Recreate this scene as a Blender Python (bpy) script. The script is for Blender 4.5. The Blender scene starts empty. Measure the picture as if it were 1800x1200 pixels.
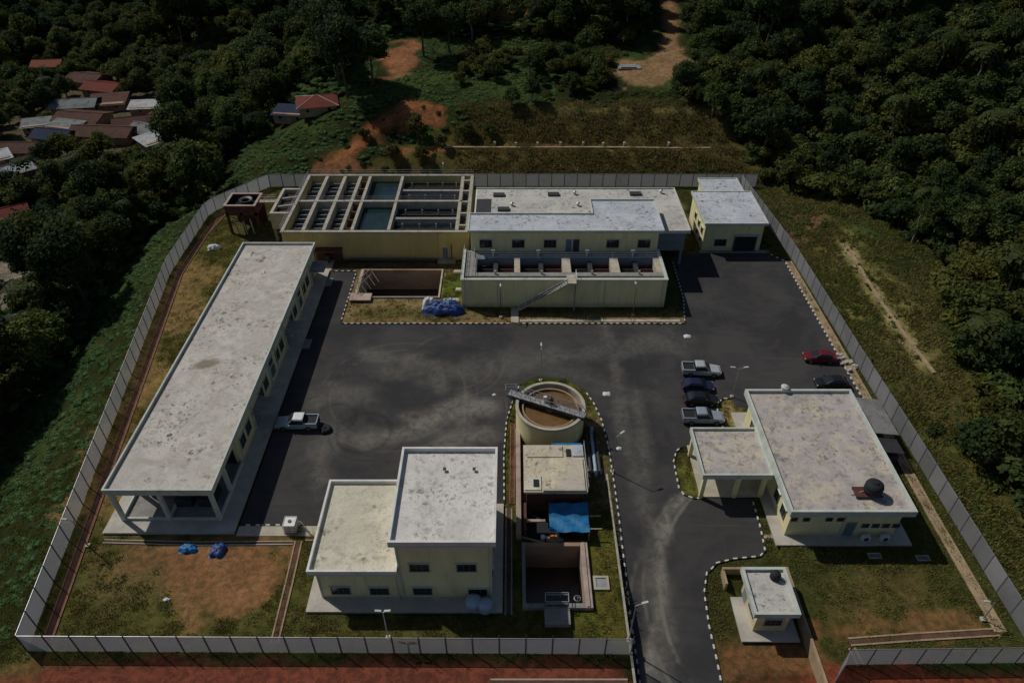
import bpy, bmesh, math, random
import numpy as np
from mathutils import Vector, Matrix
random.seed(7); rng = np.random.default_rng(7)
R = math.radians
scene = bpy.context.scene
COL = scene.collection
# ------------------------------------------------------------------ camera
CH = 65.0; TH = math.atan(1000/1250); FP = 1250.0
cam = bpy.data.cameras.new('camera'); cam.lens = 25.0; cam.sensor_width = 36.0
cam.clip_start = 1.0; cam.clip_end = 3000.0
camo = bpy.data.objects.new('camera', cam); COL.objects.link(camo)
camo.location = (0, 0, CH); camo.rotation_euler = (math.pi/2 - TH, 0, 0)
scene.camera = camo
# ------------------------------------------------------------------ world and sun
SUN_EL = R(48); SD = Vector((0.83, -0.56, 0)).normalized()      # horizontal way the light travels
w = bpy.data.worlds.new('World'); scene.world = w; w.use_nodes = True
nt = w.node_tree; bg = nt.nodes['Background']
sky = nt.nodes.new('ShaderNodeTexSky'); sky.sky_type = 'NISHITA'; sky.sun_disc = False
sky.sun_elevation = SUN_EL
sky.sun_rotation = math.atan2(-SD.x, -SD.y)
nt.links.new(sky.outputs[0], bg.inputs[0]); bg.inputs[1].default_value = 0.075
sl = bpy.data.lights.new('sun', 'SUN'); sl.energy = 5.0; sl.angle = R(0.55); sl.color = (1.0, 0.94, 0.84)
so = bpy.data.objects.new('sun', sl); COL.objects.link(so)
ld = Vector((SD.x*math.cos(SUN_EL), SD.y*math.cos(SUN_EL), -math.sin(SUN_EL)))
so.rotation_euler = (-ld).to_track_quat('Z', 'Y').to_euler(); so.location = (-60, 120, 90)
vs = scene.view_settings; vs.view_transform = 'Standard'; vs.look = 'None'; vs.exposure = -1.0; vs.gamma = 1
vs.use_curve_mapping = False
scene.cycles.max_bounces = 5; scene.cycles.diffuse_bounces = 3; scene.cycles.transparent_max_bounces = 12
scene.cycles.use_denoising = True

# ------------------------------------------------------------------ surveying helpers: a pixel of the photograph -> a point of the place
def ray(px, py):
    return Vector((px-900, FP*math.cos(TH)-(py-600)*math.sin(TH), -(FP*math.sin(TH)+(py-600)*math.cos(TH))))
def P(px, py, z=0.0):
    d = ray(px, py); t = (z-CH)/d.z
    return (d.x*t, d.y*t)
def WY(px, py, Y):                      # on a wall facing south at Y
    d = ray(px, py); t = Y/d.y
    return (d.x*t, CH+d.z*t)
def sm(a, b, t):
    t = np.clip((np.asarray(t, float)-a)/(b-a), 0, 1); return t*t*(3-2*t)
def lat(ix, iy, s):
    h = (ix.astype(np.int64)*374761393 + iy.astype(np.int64)*668265263 + s*974634777) & 0x7fffffff
    h = ((h ^ (h >> 13))*1274126177) & 0x7fffffff
    return ((h ^ (h >> 16)) & 0xffff)/65535.0
def vnoise(x, y, s=0):
    x = np.asarray(x, float); y = np.asarray(y, float)
    ix = np.floor(x); iy = np.floor(y); fx = x-ix; fy = y-iy
    fx = fx*fx*(3-2*fx); fy = fy*fy*(3-2*fy)
    a = lat(ix, iy, s); b = lat(ix+1, iy, s); c = lat(ix, iy+1, s); d = lat(ix+1, iy+1, s)
    return (a*(1-fx)+b*fx)*(1-fy)+(c*(1-fx)+d*fx)*fy
def fbm(x, y, s=0, o=4):
    r = 0; a = .5; t = 0
    for k in range(o):
        r = r+a*vnoise(np.asarray(x)*2**k, np.asarray(y)*2**k, s+k*17); t += a; a *= .5
    return r/t
FLY = [-20, 34, 69, 99, 120, 131, 150]; FLX = [-40, -46, -51.8, -56.8, -57, -49, -49]
def rd(x, y):                           # the entrance road and the guardhouse yard sink towards the gate
    x = np.asarray(x, float); y = np.asarray(y, float)
    return -1.7*sm(51, 36, y)*sm(11.36, 11.46, x)*(1-sm(28.75, 28.85, x))
def low(x, y):
    z = 0.0
    if x < 12.5: return (x, y, float(rd(x+.3, y)))
    for _ in range(4):
        k = (CH-z)/CH; z = float(rd(x*k, y*k))
    k = (CH-z)/CH; return (x*k, y*k, z)
def hz(x, y):
    x = np.asarray(x, float); y = np.asarray(y, float)
    xl = np.interp(y, FLY, FLX)
    d = xl-1.4-x
    wB = sm(-78, -30, x)
    lo = np.maximum(sm(0, 17, d), sm(133, 158, y)*(1-wB))
    zb = np.interp(y, [132.2, 139.5, 142.5, 150.5, 172, 235, 330, 700], [0, 4.0, 4.2, 9, 10.2, 15, 42, 130])
    zr = np.interp(x-50.5, [0, 1, 18, 60, 200, 400], [0, 0, 2.6, 17, 60, 90])
    zl = np.interp(y, [150, 240, 400, 700], [0, 0, 35, 120])*(1-wB)
    zf = -2.2*sm(0, 9, 32.0-y)*np.clip(1-sm(11.3, 11.46, x)*(1-sm(28.7, 31, x)), 0, 1)+rd(x, y)
    bumps = (fbm(x*.16, y*.16, 3)-.5)*1.1*np.clip(np.maximum.reduce([sm(0, 6, d), sm(133, 139, y), sm(54, 60, x)]), 0, 1)
    return -7.5*lo + zb*wB + zr*sm(30, 34, y+0*x) + zl + zf + bumps
def T(px, py):                          # where the ray of a pixel meets the ground
    d = ray(px, py).normalized(); t = 20.0
    while t < 900:
        p = d*t
        if CH+p.z < float(hz(p.x, p.y)): break
        t += 0.7
    return (d.x*t, d.y*t, float(hz(d.x*t, d.y*t)))

# ------------------------------------------------------------------ materials
def nodemat(name):
    m = bpy.data.materials.new(name); m.use_nodes = True
    return m, m.node_tree, m.node_tree.nodes['Principled BSDF']
def nn(nt, t, **k):
    n = nt.nodes.new(t)
    for a, b in k.items(): setattr(n, a, b)
    return n
def mixc(nt, fac, a, b, mode='MIX'):
    n = nn(nt, 'ShaderNodeMix', data_type='RGBA', blend_type=mode)
    for s, v in ((n.inputs[0], fac), (n.inputs[6], a), (n.inputs[7], b)):
        if isinstance(v, (int, float)): s.default_value = v
        elif isinstance(v, (tuple, list)): s.default_value = (*v[:3], 1)
        else: nt.links.new(v, s)
    return n.outputs[2]
def ramp(nt, src, lo, hi, a=0.0, b=1.0):
    n = nn(nt, 'ShaderNodeMapRange'); n.interpolation_type = 'SMOOTHSTEP'
    nt.links.new(src, n.inputs[0])
    for i, v in ((1, lo), (2, hi), (3, a), (4, b)): n.inputs[i].default_value = v
    return n.outputs[0]
def math2(nt, op, a, b):
    n = nn(nt, 'ShaderNodeMath', operation=op)
    for s, v in ((n.inputs[0], a), (n.inputs[1], b)):
        if isinstance(v, (int, float)): s.default_value = v
        else: nt.links.new(v, s)
    return n.outputs[0]
def noise(nt, co, scale, detail=4, rough=.55, dist=0):
    n = nn(nt, 'ShaderNodeTexNoise'); n.inputs['Scale'].default_value = scale
    n.inputs['Detail'].default_value = detail; n.inputs['Roughness'].default_value = rough
    n.inputs['Distortion'].default_value = dist
    nt.links.new(co, n.inputs['Vector']); return n.outputs[0]
def coords(nt, kind='pos', stretch=None):
    if kind == 'pos': o = nn(nt, 'ShaderNodeNewGeometry').outputs['Position']
    else: o = nn(nt, 'ShaderNodeTexCoord').outputs['Object']
    if stretch:
        mp = nn(nt, 'ShaderNodeMapping'); mp.inputs['Scale'].default_value = stretch
        nt.links.new(o, mp.inputs[0]); o = mp.outputs[0]
    return o
def bumpy(nt, bsdf, h, strength=.3, dist=.05):
    b = nn(nt, 'ShaderNodeBump'); b.inputs['Strength'].default_value = strength
    b.inputs['Distance'].default_value = dist
    nt.links.new(h, b.inputs['Height']); nt.links.new(b.outputs[0], bsdf.inputs['Normal'])
MATS = {}
def simple(name, col, rough=.7, metal=0.0, var=.25, scale=1.5, spec=.4, kind='pos', stretch=None, dirt=None, bump=.15):
    m, nt, b = nodemat(name)
    co = coords(nt, kind, stretch)
    n1 = noise(nt, co, scale, 5, .6); n2 = noise(nt, co, scale*7, 3, .6)
    c = mixc(nt, ramp(nt, n1, .3, .7), tuple(v*(1-var) for v in col), tuple(min(1, v*(1+var*.6)) for v in col))
    c = mixc(nt, ramp(nt, n2, .35, .75, 0, var), c, tuple(v*.5 for v in col))
    if dirt: c = mixc(nt, ramp(nt, noise(nt, co, scale*.6, 6, .65, 1.0), .52, .72, 0, .75), c, dirt)
    if name in ('cream_wall', 'ochre_wall'):
        sx = nn(nt, 'ShaderNodeSeparateXYZ'); nt.links.new(nn(nt, 'ShaderNodeNewGeometry').outputs['Position'], sx.inputs[0])
        st = noise(nt, coords(nt, kind, (1.6, 1.6, .12)), 1.6, 4, .7)
        c = mixc(nt, ramp(nt, st, .54, .70, 0, .30), c, (.42, .38, .25))
        zz = math2(nt, 'ADD', sx.outputs[2], math2(nt, 'MULTIPLY', n1, -1.6))
        c = mixc(nt, ramp(nt, zz, -.6, .25, .35, 0), c, (.28, .17, .10))
    nt.links.new(c, b.inputs['Base Color'])
    b.inputs['Roughness'].default_value = rough; b.inputs['Metallic'].default_value = metal
    b.inputs['Specular IOR Level'].default_value = spec
    if bump: bumpy(nt, b, n2, bump, .02)
    MATS[name] = m; return m
def roofmat(name, base, stain, amount=.5, speck=.5, tint=None, spots=()):
    m, nt, b = nodemat(name); co = coords(nt)
    big = noise(nt, co, .22, 6, .62, .6); mid = noise(nt, co, 1.1, 6, .65, .4); fine = noise(nt, co, 5.5, 4, .7)
    c = mixc(nt, ramp(nt, big, .35, .65), base, tuple(v*.80 for v in base))
    if tint: c = mixc(nt, ramp(nt, noise(nt, co, .35, 5, .6, 1.2), .42, .66, 0, .8), c, tint)
    c = mixc(nt, ramp(nt, mid, .50, .66, 0, amount), c, stain)
    nz = nn(nt, 'ShaderNodeTexNoise'); nz.inputs['Scale'].default_value = 2.2; nz.inputs['Detail'].default_value = 3; nt.links.new(co, nz.inputs['Vector'])
    sc = nn(nt, 'ShaderNodeVectorMath', operation='SCALE'); sc.inputs['Scale'].default_value = 1.1; nt.links.new(nz.outputs[1], sc.inputs[0])
    jig = nn(nt, 'ShaderNodeVectorMath', operation='ADD'); nt.links.new(co, jig.inputs[0]); nt.links.new(sc.outputs[0], jig.inputs[1])
    zone = ramp(nt, noise(nt, co, .26, 6, .7), .46, .58)
    for vsc, lo, hi, am in ((.75, .17, .31, 1.0), (1.5, .16, .34, 1.0), (2.6, .14, .34, .8)):
        vo = nn(nt, 'ShaderNodeTexVoronoi'); vo.inputs['Scale'].default_value = vsc; nt.links.new(jig.outputs[0], vo.inputs['Vector'])
        dots = ramp(nt, vo.outputs['Distance'], lo, hi, 1, 0)
        c = mixc(nt, math2(nt, 'MULTIPLY', math2(nt, 'MULTIPLY', dots, zone), speck*am), c, tuple(v*.22 for v in stain))
    c = mixc(nt, ramp(nt, fine, .50, .66, 0, .42), c, tuple(v*.50 for v in base))
    c = mixc(nt, ramp(nt, noise(nt, co, 2.4, 5, .75), .54, .66, 0, .38), c, tuple(v*.55 for v in base))
    for (x, y, rx, ry, a, colr, amt) in spots:
        mp = nn(nt, 'ShaderNodeMapping', vector_type='TEXTURE')
        mp.inputs['Location'].default_value = (x, y, 0); mp.inputs['Rotation'].default_value = (0, 0, a)
        mp.inputs['Scale'].default_value = (rx, ry, 1000)
        nt.links.new(co, mp.inputs[0])
        ln = nn(nt, 'ShaderNodeVectorMath', operation='LENGTH'); nt.links.new(mp.outputs[0], ln.inputs[0])
        e = math2(nt, 'ADD', ln.outputs['Value'], math2(nt, 'MULTIPLY', mid, 1.6))
        c = mixc(nt, ramp(nt, e, 1.35, 1.95, amt, 0), c, colr)
    nt.links.new(c, b.inputs['Base Color']); b.inputs['Roughness'].default_value = .9
    b.inputs['Specular IOR Level'].default_value = .2
    bumpy(nt, b, fine, .25, .03); MATS[name] = m; return m

CREAM = (.78, .72, .42)
simple('cream_wall', CREAM, .85, var=.10, scale=.5, dirt=(.56, .51, .31), stretch=(1, 1, .25))
simple('ochre_wall', (.58, .47, .20), .85, var=.14, scale=.4, dirt=(.34, .30, .18), stretch=(1, 1, .25))
simple('trim', (.52, .56, .52), .8, var=.12, scale=.8, dirt=(.30, .32, .29))
simple('white_trim', (.70, .70, .68), .8, var=.12, scale=.8, dirt=(.42, .42, .38))
simple('concrete', (.27, .265, .255), .9, var=.22, scale=.9, dirt=(.2, .19, .16))
simple('pale_concrete', (.46, .42, .34), .9, var=.18, scale=.7, dirt=(.33, .28, .2))
simple('weathered_concrete', (.40, .375, .32), .9, var=.2, scale=.9, dirt=(.22, .20, .16))
simple('apron_concrete', (.46, .435, .39), .9, var=.16, scale=.6, dirt=(.32, .29, .24))
simple('pink_concrete', (.42, .33, .28), .9, var=.2, scale=.7, dirt=(.2, .14, .1))
simple('brown_concrete', (.38, .25, .17), .9, var=.3, scale=.35, dirt=(.12, .07, .04), stretch=(.5, .5, 1.5))
simple('grey_wall', (.22, .25, .28), .8, var=.1)
simple('glass', (.02, .025, .03), .12, var=.1, spec=.7, bump=0)
simple('frame_dark', (.10, .10, .10), .6, var=.1)
simple('frame_white', (.5, .5, .48), .6, var=.1)
simple('louvre', (.16, .21, .25), .5, metal=.2, var=.12)
simple('door_grey', (.22, .23, .24), .6, var=.1)
simple('steel', (.42, .43, .45), .45, metal=.5, var=.15)
simple('dark_steel', (.06, .06, .065), .5, metal=.3, var=.15)
simple('red_steel', (.10, .035, .03), .75, var=.3)
simple('post_paint', (.13, .13, .14), .6, var=.15)
simple('kerb_white', (.66, .65, .60), .8, var=.2, kind='obj')
simple('kerb_black', (.035, .035, .035), .8, var=.2, kind='obj')
simple('plastic_black', (.014, .016, .020), .8, var=.1, kind='obj')
simple('pale_blue', (.36, .47, .58), .45, var=.15)
simple('tarp_blue', (.015, .17, .40), .5, var=.35, scale=1.2, bump=.4)
simple('tarp_deep', (.02, .06, .22), .5, var=.4, scale=1.5, bump=.4)
simple('tarp_white', (.62, .66, .68), .5, var=.2, scale=1.5, bump=.4)
simple('timber', (.38, .27, .16), .85, var=.3, scale=2)
simple('rust', (.22, .09, .05), .8, var=.4, scale=1.2)
simple('white_paint', (.72, .73, .72), .5, var=.1)
simple('orange', (.5, .16, .05), .7, var=.3)
simple('bark', (.10, .075, .05), .9, var=.3, kind='obj', scale=3)
simple('pale_bark', (.26, .23, .19), .9, var=.3, kind='obj', scale=3)
simple('soil_drain', (.12, .062, .040), .95, var=.35, scale=.8)
simple('drain_tan', (.36, .27, .17), .95, var=.25, scale=.8, dirt=(.28, .17, .09))
simple('rubber', (.02, .02, .02), .8, var=.1, kind='obj')
simple('rim_metal', (.35, .35, .36), .35, metal=.8, var=.1, kind='obj')
simple('lamp_red', (.4, .02, .02), .3, var=.1, kind='obj')
simple('lamp_clear', (.7, .7, .68), .2, var=.05, kind='obj')
simple('car_glass', (.015, .02, .028), .08, var=.05, spec=.8, kind='obj', bump=0)
roofmat('roof_long', (.60, .575, .53), (.34, .31, .27), .55, .75, tint=(.42, .385, .34),
        spots=[(*P(362, 638, 5.5), 2.0, 1.0, .3, (.20, .165, .12), .85)])
roofmat('roof_white', (.72, .705, .68), (.36, .36, .34), .55, .55)
roofmat('roof_cream', (.68, .645, .54), (.36, .33, .26), .55, .55)
roofmat('roof_office', (.47, .435, .43), (.25, .225, .20), .75, .5, tint=(.58, .51, .39))
roofmat('roof_blue', (.56, .59, .64), (.30, .32, .36), .75, .75, tint=(.44, .48, .56))
roofmat('roof_grey', (.56, .55, .52), (.28, .27, .24), .65, .7)
roofmat('roof_buff', (.66, .59, .44), (.34, .28, .20), .6, .6, tint=(.50, .46, .42))
def water(name, col, rough=.12, streak=None):
    m, nt, b = nodemat(name); co = coords(nt)
    n1 = noise(nt, co, .5, 4); c = mixc(nt, ramp(nt, n1, .3, .7), tuple(v*.75 for v in col), tuple(v*1.2 for v in col))
    if streak: c = mixc(nt, ramp(nt, noise(nt, co, 1.6, 5, .7), .5, .7, 0, .6), c, streak)
    nt.links.new(c, b.inputs['Base Color']); b.inputs['Roughness'].default_value = rough
    b.inputs['Specular IOR Level'].default_value = .5
    bumpy(nt, b, noise(nt, co, 3, 3), .15, .04); MATS[name] = m
water('water_teal', (.012, .028, .032)); water('water_dark', (.014, .018, .017), .2, (.05, .055, .045))
water('water_brown', (.155, .085, .034), .25, (.20, .13, .07))
water('water_murk', (.055, .035, .022), .3)
def paint(name, col, metal=.2, rough=.3):
    m, nt, b = nodemat(name); co = coords(nt, 'obj')
    c = mixc(nt, ramp(nt, noise(nt, co, 2.5, 4), .35, .75, 0, .35), col, tuple(v*.6 + .02 for v in col))
    nt.links.new(c, b.inputs['Base Color']); b.inputs['Roughness'].default_value = rough
    b.inputs['Metallic'].default_value = metal; b.inputs['Coat Weight'].default_value = .4
    MATS[name] = m
paint('car_silver', (.50, .54, .55)); paint('car_blue', (.014, .02, .075)); paint('car_black', (.012, .012, .016))
paint('car_silverblue', (.33, .38, .46)); paint('car_red', (.16, .010, .018)); paint('car_whiteblue', (.34, .46, .52))
paint('car_white', (.76, .77, .77), 0)
def corrugated(name, col, dirt, sc=9.0):
    m, nt, b = nodemat(name); co = coords(nt, 'obj')
    wv = nn(nt, 'ShaderNodeTexWave'); wv.bands_direction = 'X'; wv.inputs['Scale'].default_value = sc/3
    nt.links.new(co, wv.inputs[0])
    n1 = noise(nt, co, .45, 5, .65, .5)
    c = mixc(nt, ramp(nt, n1, .4, .68, 0, .8), col, dirt)
    c = mixc(nt, ramp(nt, noise(nt, co, 3, 4), .45, .8, 0, .5), c, tuple(v*.4 for v in dirt))
    nt.links.new(c, b.inputs['Base Color']); b.inputs['Roughness'].default_value = .85; b.inputs['Specular IOR Level'].default_value = .15
    bumpy(nt, b, wv.outputs[0], .6, .05); MATS[name] = m
corrugated('zinc_red', (.19, .045, .035), (.10, .04, .03)); corrugated('zinc_rust', (.11, .055, .045), (.065, .035, .03))
corrugated('zinc_grey', (.22, .25, .26), (.12, .10, .09)); corrugated('zinc_white', (.50, .54, .57), (.28, .26, .25))
corrugated('zinc_blue', (.02, .035, .085), (.04, .04, .05)); corrugated('zinc_orange', (.24, .075, .04), (.2, .08, .05))
corrugated('zinc_shed', (.27, .26, .27), (.18, .17, .17))
# wire mesh of the perimeter fence: far too fine to pick apart, half see-through
m, nt, b = nodemat('wire_mesh'); MATS['wire_mesh'] = m
out = nt.nodes['Material Output']
b.inputs['Base Color'].default_value = (.52, .53, .56, 1); b.inputs['Roughness'].default_value = .6
tr = nn(nt, 'ShaderNodeBsdfTransparent'); tl = nn(nt, 'ShaderNodeBsdfTranslucent'); tl.inputs[0].default_value = (.50, .51, .56, 1)
mx = nn(nt, 'ShaderNodeMixShader'); mx.inputs[0].default_value = .45
nt.links.new(b.outputs[0], mx.inputs[1]); nt.links.new(tl.outputs[0], mx.inputs[2])
mx2 = nn(nt, 'ShaderNodeMixShader'); co = coords(nt)
oi = nn(nt, 'ShaderNodeObjectInfo')
nt.links.new(math2(nt, 'ADD', ramp(nt, noise(nt, co, .25, 3), .3, .7, .36, .54), math2(nt, 'MULTIPLY', oi.outputs['Random'], .12)), mx2.inputs[0])
nt.links.new(mixc(nt, oi.outputs['Random'], (.42, .43, .46), (.54, .54, .57)), b.inputs['Base Color'])
nt.links.new(tr.outputs[0], mx2.inputs[1]); nt.links.new(mx.outputs[0], mx2.inputs[2]); nt.links.new(mx2.outputs[0], out.inputs[0])
def leafmat(name, a, bcol, c3=None):
    m, nt, b = nodemat(name); out = nt.nodes['Material Output']
    oi = nn(nt, 'ShaderNodeObjectInfo'); g = nn(nt, 'ShaderNodeNewGeometry')
    big = noise(nt, g.outputs['Position'], .06, 4, .6)
    t = math2(nt, 'ADD', math2(nt, 'MULTIPLY', oi.outputs['Random'], .65), math2(nt, 'MULTIPLY', g.outputs['Random Per Island'], .35))
    c = mixc(nt, t, a, bcol)
    if c3: c = mixc(nt, ramp(nt, big, .46, .62, 0, .75), c, c3)
    c = mixc(nt, ramp(nt, noise(nt, g.outputs['Position'], .9, 3, .6), .4, .7, 0, .45), c, tuple(v*.4 for v in a))
    nt.links.new(c, b.inputs['Base Color']); b.inputs['Roughness'].default_value = .7
    b.inputs['Specular IOR Level'].default_value = .15
    tl = nn(nt, 'ShaderNodeBsdfTranslucent'); nt.links.new(c, tl.inputs[0])
    mx = nn(nt, 'ShaderNodeMixShader'); mx.inputs[0].default_value = .35
    nt.links.new(b.outputs[0], mx.inputs[1]); nt.links.new(tl.outputs[0], mx.inputs[2]); nt.links.new(mx.outputs[0], out.inputs[0])
    MATS[name] = m
leafmat('leaf_dark', (.016, .036, .014), (.078, .120, .036), (.105, .120, .028))
leafmat('leaf_mid', (.028, .056, .016), (.130, .178, .044), (.17, .168, .034))
leafmat('leaf_olive', (.052, .066, .014), (.105, .112, .026), (.12, .105, .026))
leafmat('leaf_creeper', (.052, .120, .036), (.12, .205, .065), (.14, .20, .052))
leafmat('leaf_grass', (.11, .14, .03), (.22, .225, .06), (.25, .22, .08))
leafmat('leaf_dry', (.16, .125, .05), (.28, .21, .09), (.22, .19, .07))
leafmat('leaf_palm', (.030, .052, .012), (.072, .092, .026))

# ------------------------------------------------------------------ object helpers
def wloc(o):
    v = Vector((0, 0, 0))
    while o is not None: v += o.location; o = o.parent
    return v
def empty(name, label, cat, loc, group=None, rz=0):
    o = bpy.data.objects.new(name, None); COL.objects.link(o); o.location = loc; o.rotation_euler = (0, 0, rz)
    o.empty_display_size = .3
    return tag(o, label, cat, group)
def tag(o, label=None, cat=None, group=None, kind=None):
    if label: o['label'] = label
    if cat: o['category'] = cat
    if group: o['group'] = group
    if kind: o['kind'] = kind
    return o
class MB:
    def __init__(s): s.v = []; s.f = []; s.smooth = False
    def add(s, vs, fs):
        n = len(s.v); s.v += [tuple(v) for v in vs]; s.f += [tuple(i+n for i in f) for f in fs]; return s
    def box(s, x0, x1, y0, y1, z0, z1):
        return s.add([(x0, y0, z0), (x1, y0, z0), (x1, y1, z0), (x0, y1, z0), (x0, y0, z1), (x1, y0, z1), (x1, y1, z1), (x0, y1, z1)],
                     [(0, 3, 2, 1), (4, 5, 6, 7), (0, 1, 5, 4), (1, 2, 6, 5), (2, 3, 7, 6), (3, 0, 4, 7)])
    def ring(s, x0, x1, y0, y1, z0, z1, t):
        o = [(x0, y0), (x1, y0), (x1, y1), (x0, y1)]; i = [(x0+t, y0+t), (x1-t, y0+t), (x1-t, y1-t), (x0+t, y1-t)]
        vs = [(p[0], p[1], z) for z in (z0, z1) for p in o+i]; fs = []
        for k in range(4):
            j = (k+1) % 4; fs += [(k, j, 8+j, 8+k), (4+j, 4+k, 12+k, 12+j), (8+k, 8+j, 12+j, 12+k), (j, k, 4+k, 4+j)]
        return s.add(vs, fs)
    def prism(s, poly, z0, z1):
        n = len(poly); a = sum(poly[i][0]*poly[(i+1) % n][1]-poly[(i+1) % n][0]*poly[i][1] for i in range(n))
        if a < 0: poly = poly[::-1]
        return s.add([(p[0], p[1], z0) for p in poly]+[(p[0], p[1], z1) for p in poly],
                     [tuple(range(n-1, -1, -1)), tuple(range(n, 2*n))]+[(i, (i+1) % n, n+(i+1) % n, n+i) for i in range(n)])
    def tube(s, p, q, r0, r1=None, n=8, cap=True):
        p = Vector(p); q = Vector(q); r1 = r0 if r1 is None else r1
        d = (q-p).normalized(); u = d.orthogonal().normalized(); v = d.cross(u)
        k = [(math.cos(2*math.pi*i/n), math.sin(2*math.pi*i/n)) for i in range(n)]
        vs = [p+(u*a+v*b)*r0 for a, b in k]+[q+(u*a+v*b)*r1 for a, b in k]
        fs = [(i, (i+1) % n, n+(i+1) % n, n+i) for i in range(n)]
        if cap: fs += [tuple(range(n-1, -1, -1)), tuple(range(n, 2*n))]
        return s.add(vs, fs)
    def bar(s, p, q, w, h):
        p = Vector(p); q = Vector(q); d = (q-p).normalized()
        u = Vector((0, 0, 1)).cross(d)
        u = Vector((1, 0, 0)) if u.length < 1e-4 else u.normalized()
        v = d.cross(u)
        vs = [a+u*i*w/2+v*j*h/2 for a in (p, q) for i, j in ((-1, -1), (1, -1), (1, 1), (-1, 1))]
        return s.add(vs, [(3, 2, 1, 0), (4, 5, 6, 7), (0, 1, 5, 4), (1, 2, 6, 5), (2, 3, 7, 6), (3, 0, 4, 7)])
    def lathe(s, c, prof, n=24, close=True):
        vs = []
        for r, z in prof:
            for i in range(n): vs.append((c[0]+r*math.cos(2*math.pi*i/n), c[1]+r*math.sin(2*math.pi*i/n), c[2]+z))
        fs = []
        for j in range(len(prof)-1):
            for i in range(n): fs.append((j*n+i, j*n+(i+1) % n, (j+1)*n+(i+1) % n, (j+1)*n+i))
        if close: fs += [tuple(range(n-1, -1, -1)), tuple(range((len(prof)-1)*n, len(prof)*n))]
        return s.add(vs, fs)
    def loft(s, secs):
        n = len(secs[0]); vs = [p for sec in secs for p in sec]; fs = []
        for j in range(len(secs)-1):
            for i in range(n): fs.append((j*n+i, j*n+(i+1) % n, (j+1)*n+(i+1) % n, (j+1)*n+i))
        fs += [tuple(range(n-1, -1, -1)), tuple(range((len(secs)-1)*n, len(secs)*n))]
        return s.add(vs, fs)
    def mesh(s, name, mat, off=Vector((0, 0, 0))):
        me = bpy.data.meshes.new(name)
        me.from_pydata([(a-off.x, b-off.y, c-off.z) for a, b, c in s.v], [], s.f)
        if mat: me.materials.append(MATS[mat] if isinstance(mat, str) else mat)
        if s.smooth: me.polygons.foreach_set('use_smooth', [True]*len(me.polygons))
        me.update(); return me
    def build(s, name, mat, parent=None, local=False, smooth=False, fix=False):
        if smooth: s.smooth = True
        off = Vector((0, 0, 0)) if (parent is None or local) else wloc(parent)
        me = s.mesh(name, mat, off)
        if fix:
            bm = bmesh.new(); bm.from_mesh(me); bmesh.ops.recalc_face_normals(bm, faces=bm.faces); bm.to_mesh(me); bm.free()
        o = bpy.data.objects.new(name, me); COL.objects.link(o)
        if parent is not None: o.parent = parent
        return o
def inst(me, name, parent, loc, rz=0, rot=None, sc=None):
    o = bpy.data.objects.new(name, me); COL.objects.link(o); o.location = loc
    o.rotation_euler = rot if rot else (0, 0, rz)
    if sc: o.scale = sc
    if parent is not None: o.parent = parent
    return o
def box(name, mat, parent, *a): return MB().box(*a).build(name, mat, parent)
def struct(o): o['kind'] = 'structure'; return o
# ------------------------------------------------------------------ ground colour layers (real soil, grass and litter)
def sdist(poly, x, y):                  # signed distance to a polygon, positive inside
    x = np.asarray(x, float); y = np.asarray(y, float)
    best = np.full(x.shape, 1e9); ins = np.zeros(x.shape, bool); n = len(poly)
    for i in range(n):
        ax, ay = poly[i][:2]; bx, by = poly[(i+1) % n][:2]
        dx, dy = bx-ax, by-ay; L = dx*dx+dy*dy+1e-9
        t = np.clip(((x-ax)*dx+(y-ay)*dy)/L, 0, 1)
        best = np.minimum(best, (x-ax-t*dx)**2+(y-ay-t*dy)**2)
        c = ((ay > y) != (by > y)) & (x < (bx-ax)*(y-ay)/((by-ay) if abs(by-ay) > 1e-9 else 1e-9)+ax)
        ins ^= c
    return np.where(ins, 1, -1)*np.sqrt(best)
def ldist(pts, x, y):
    best = np.full(np.asarray(x).shape, 1e9)
    for (a, b) in zip(pts[:-1], pts[1:]):
        dx, dy = b[0]-a[0], b[1]-a[1]; L = dx*dx+dy*dy+1e-9
        t = np.clip(((x-a[0])*dx+(y-a[1])*dy)/L, 0, 1)
        best = np.minimum(best, (x-a[0]-t*dx)**2+(y-a[1]-t*dy)**2)
    return np.sqrt(best)
def TP(pts): return [T(*p) for p in pts]
GRASS = (.070, .078, .020); DRY = (.17, .13, .055); SOIL = (.25, .135, .07); RED = (.15, .048, .034); DARK = (.022, .028, .010)
OLIVE = (.075, .070, .024)
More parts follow.
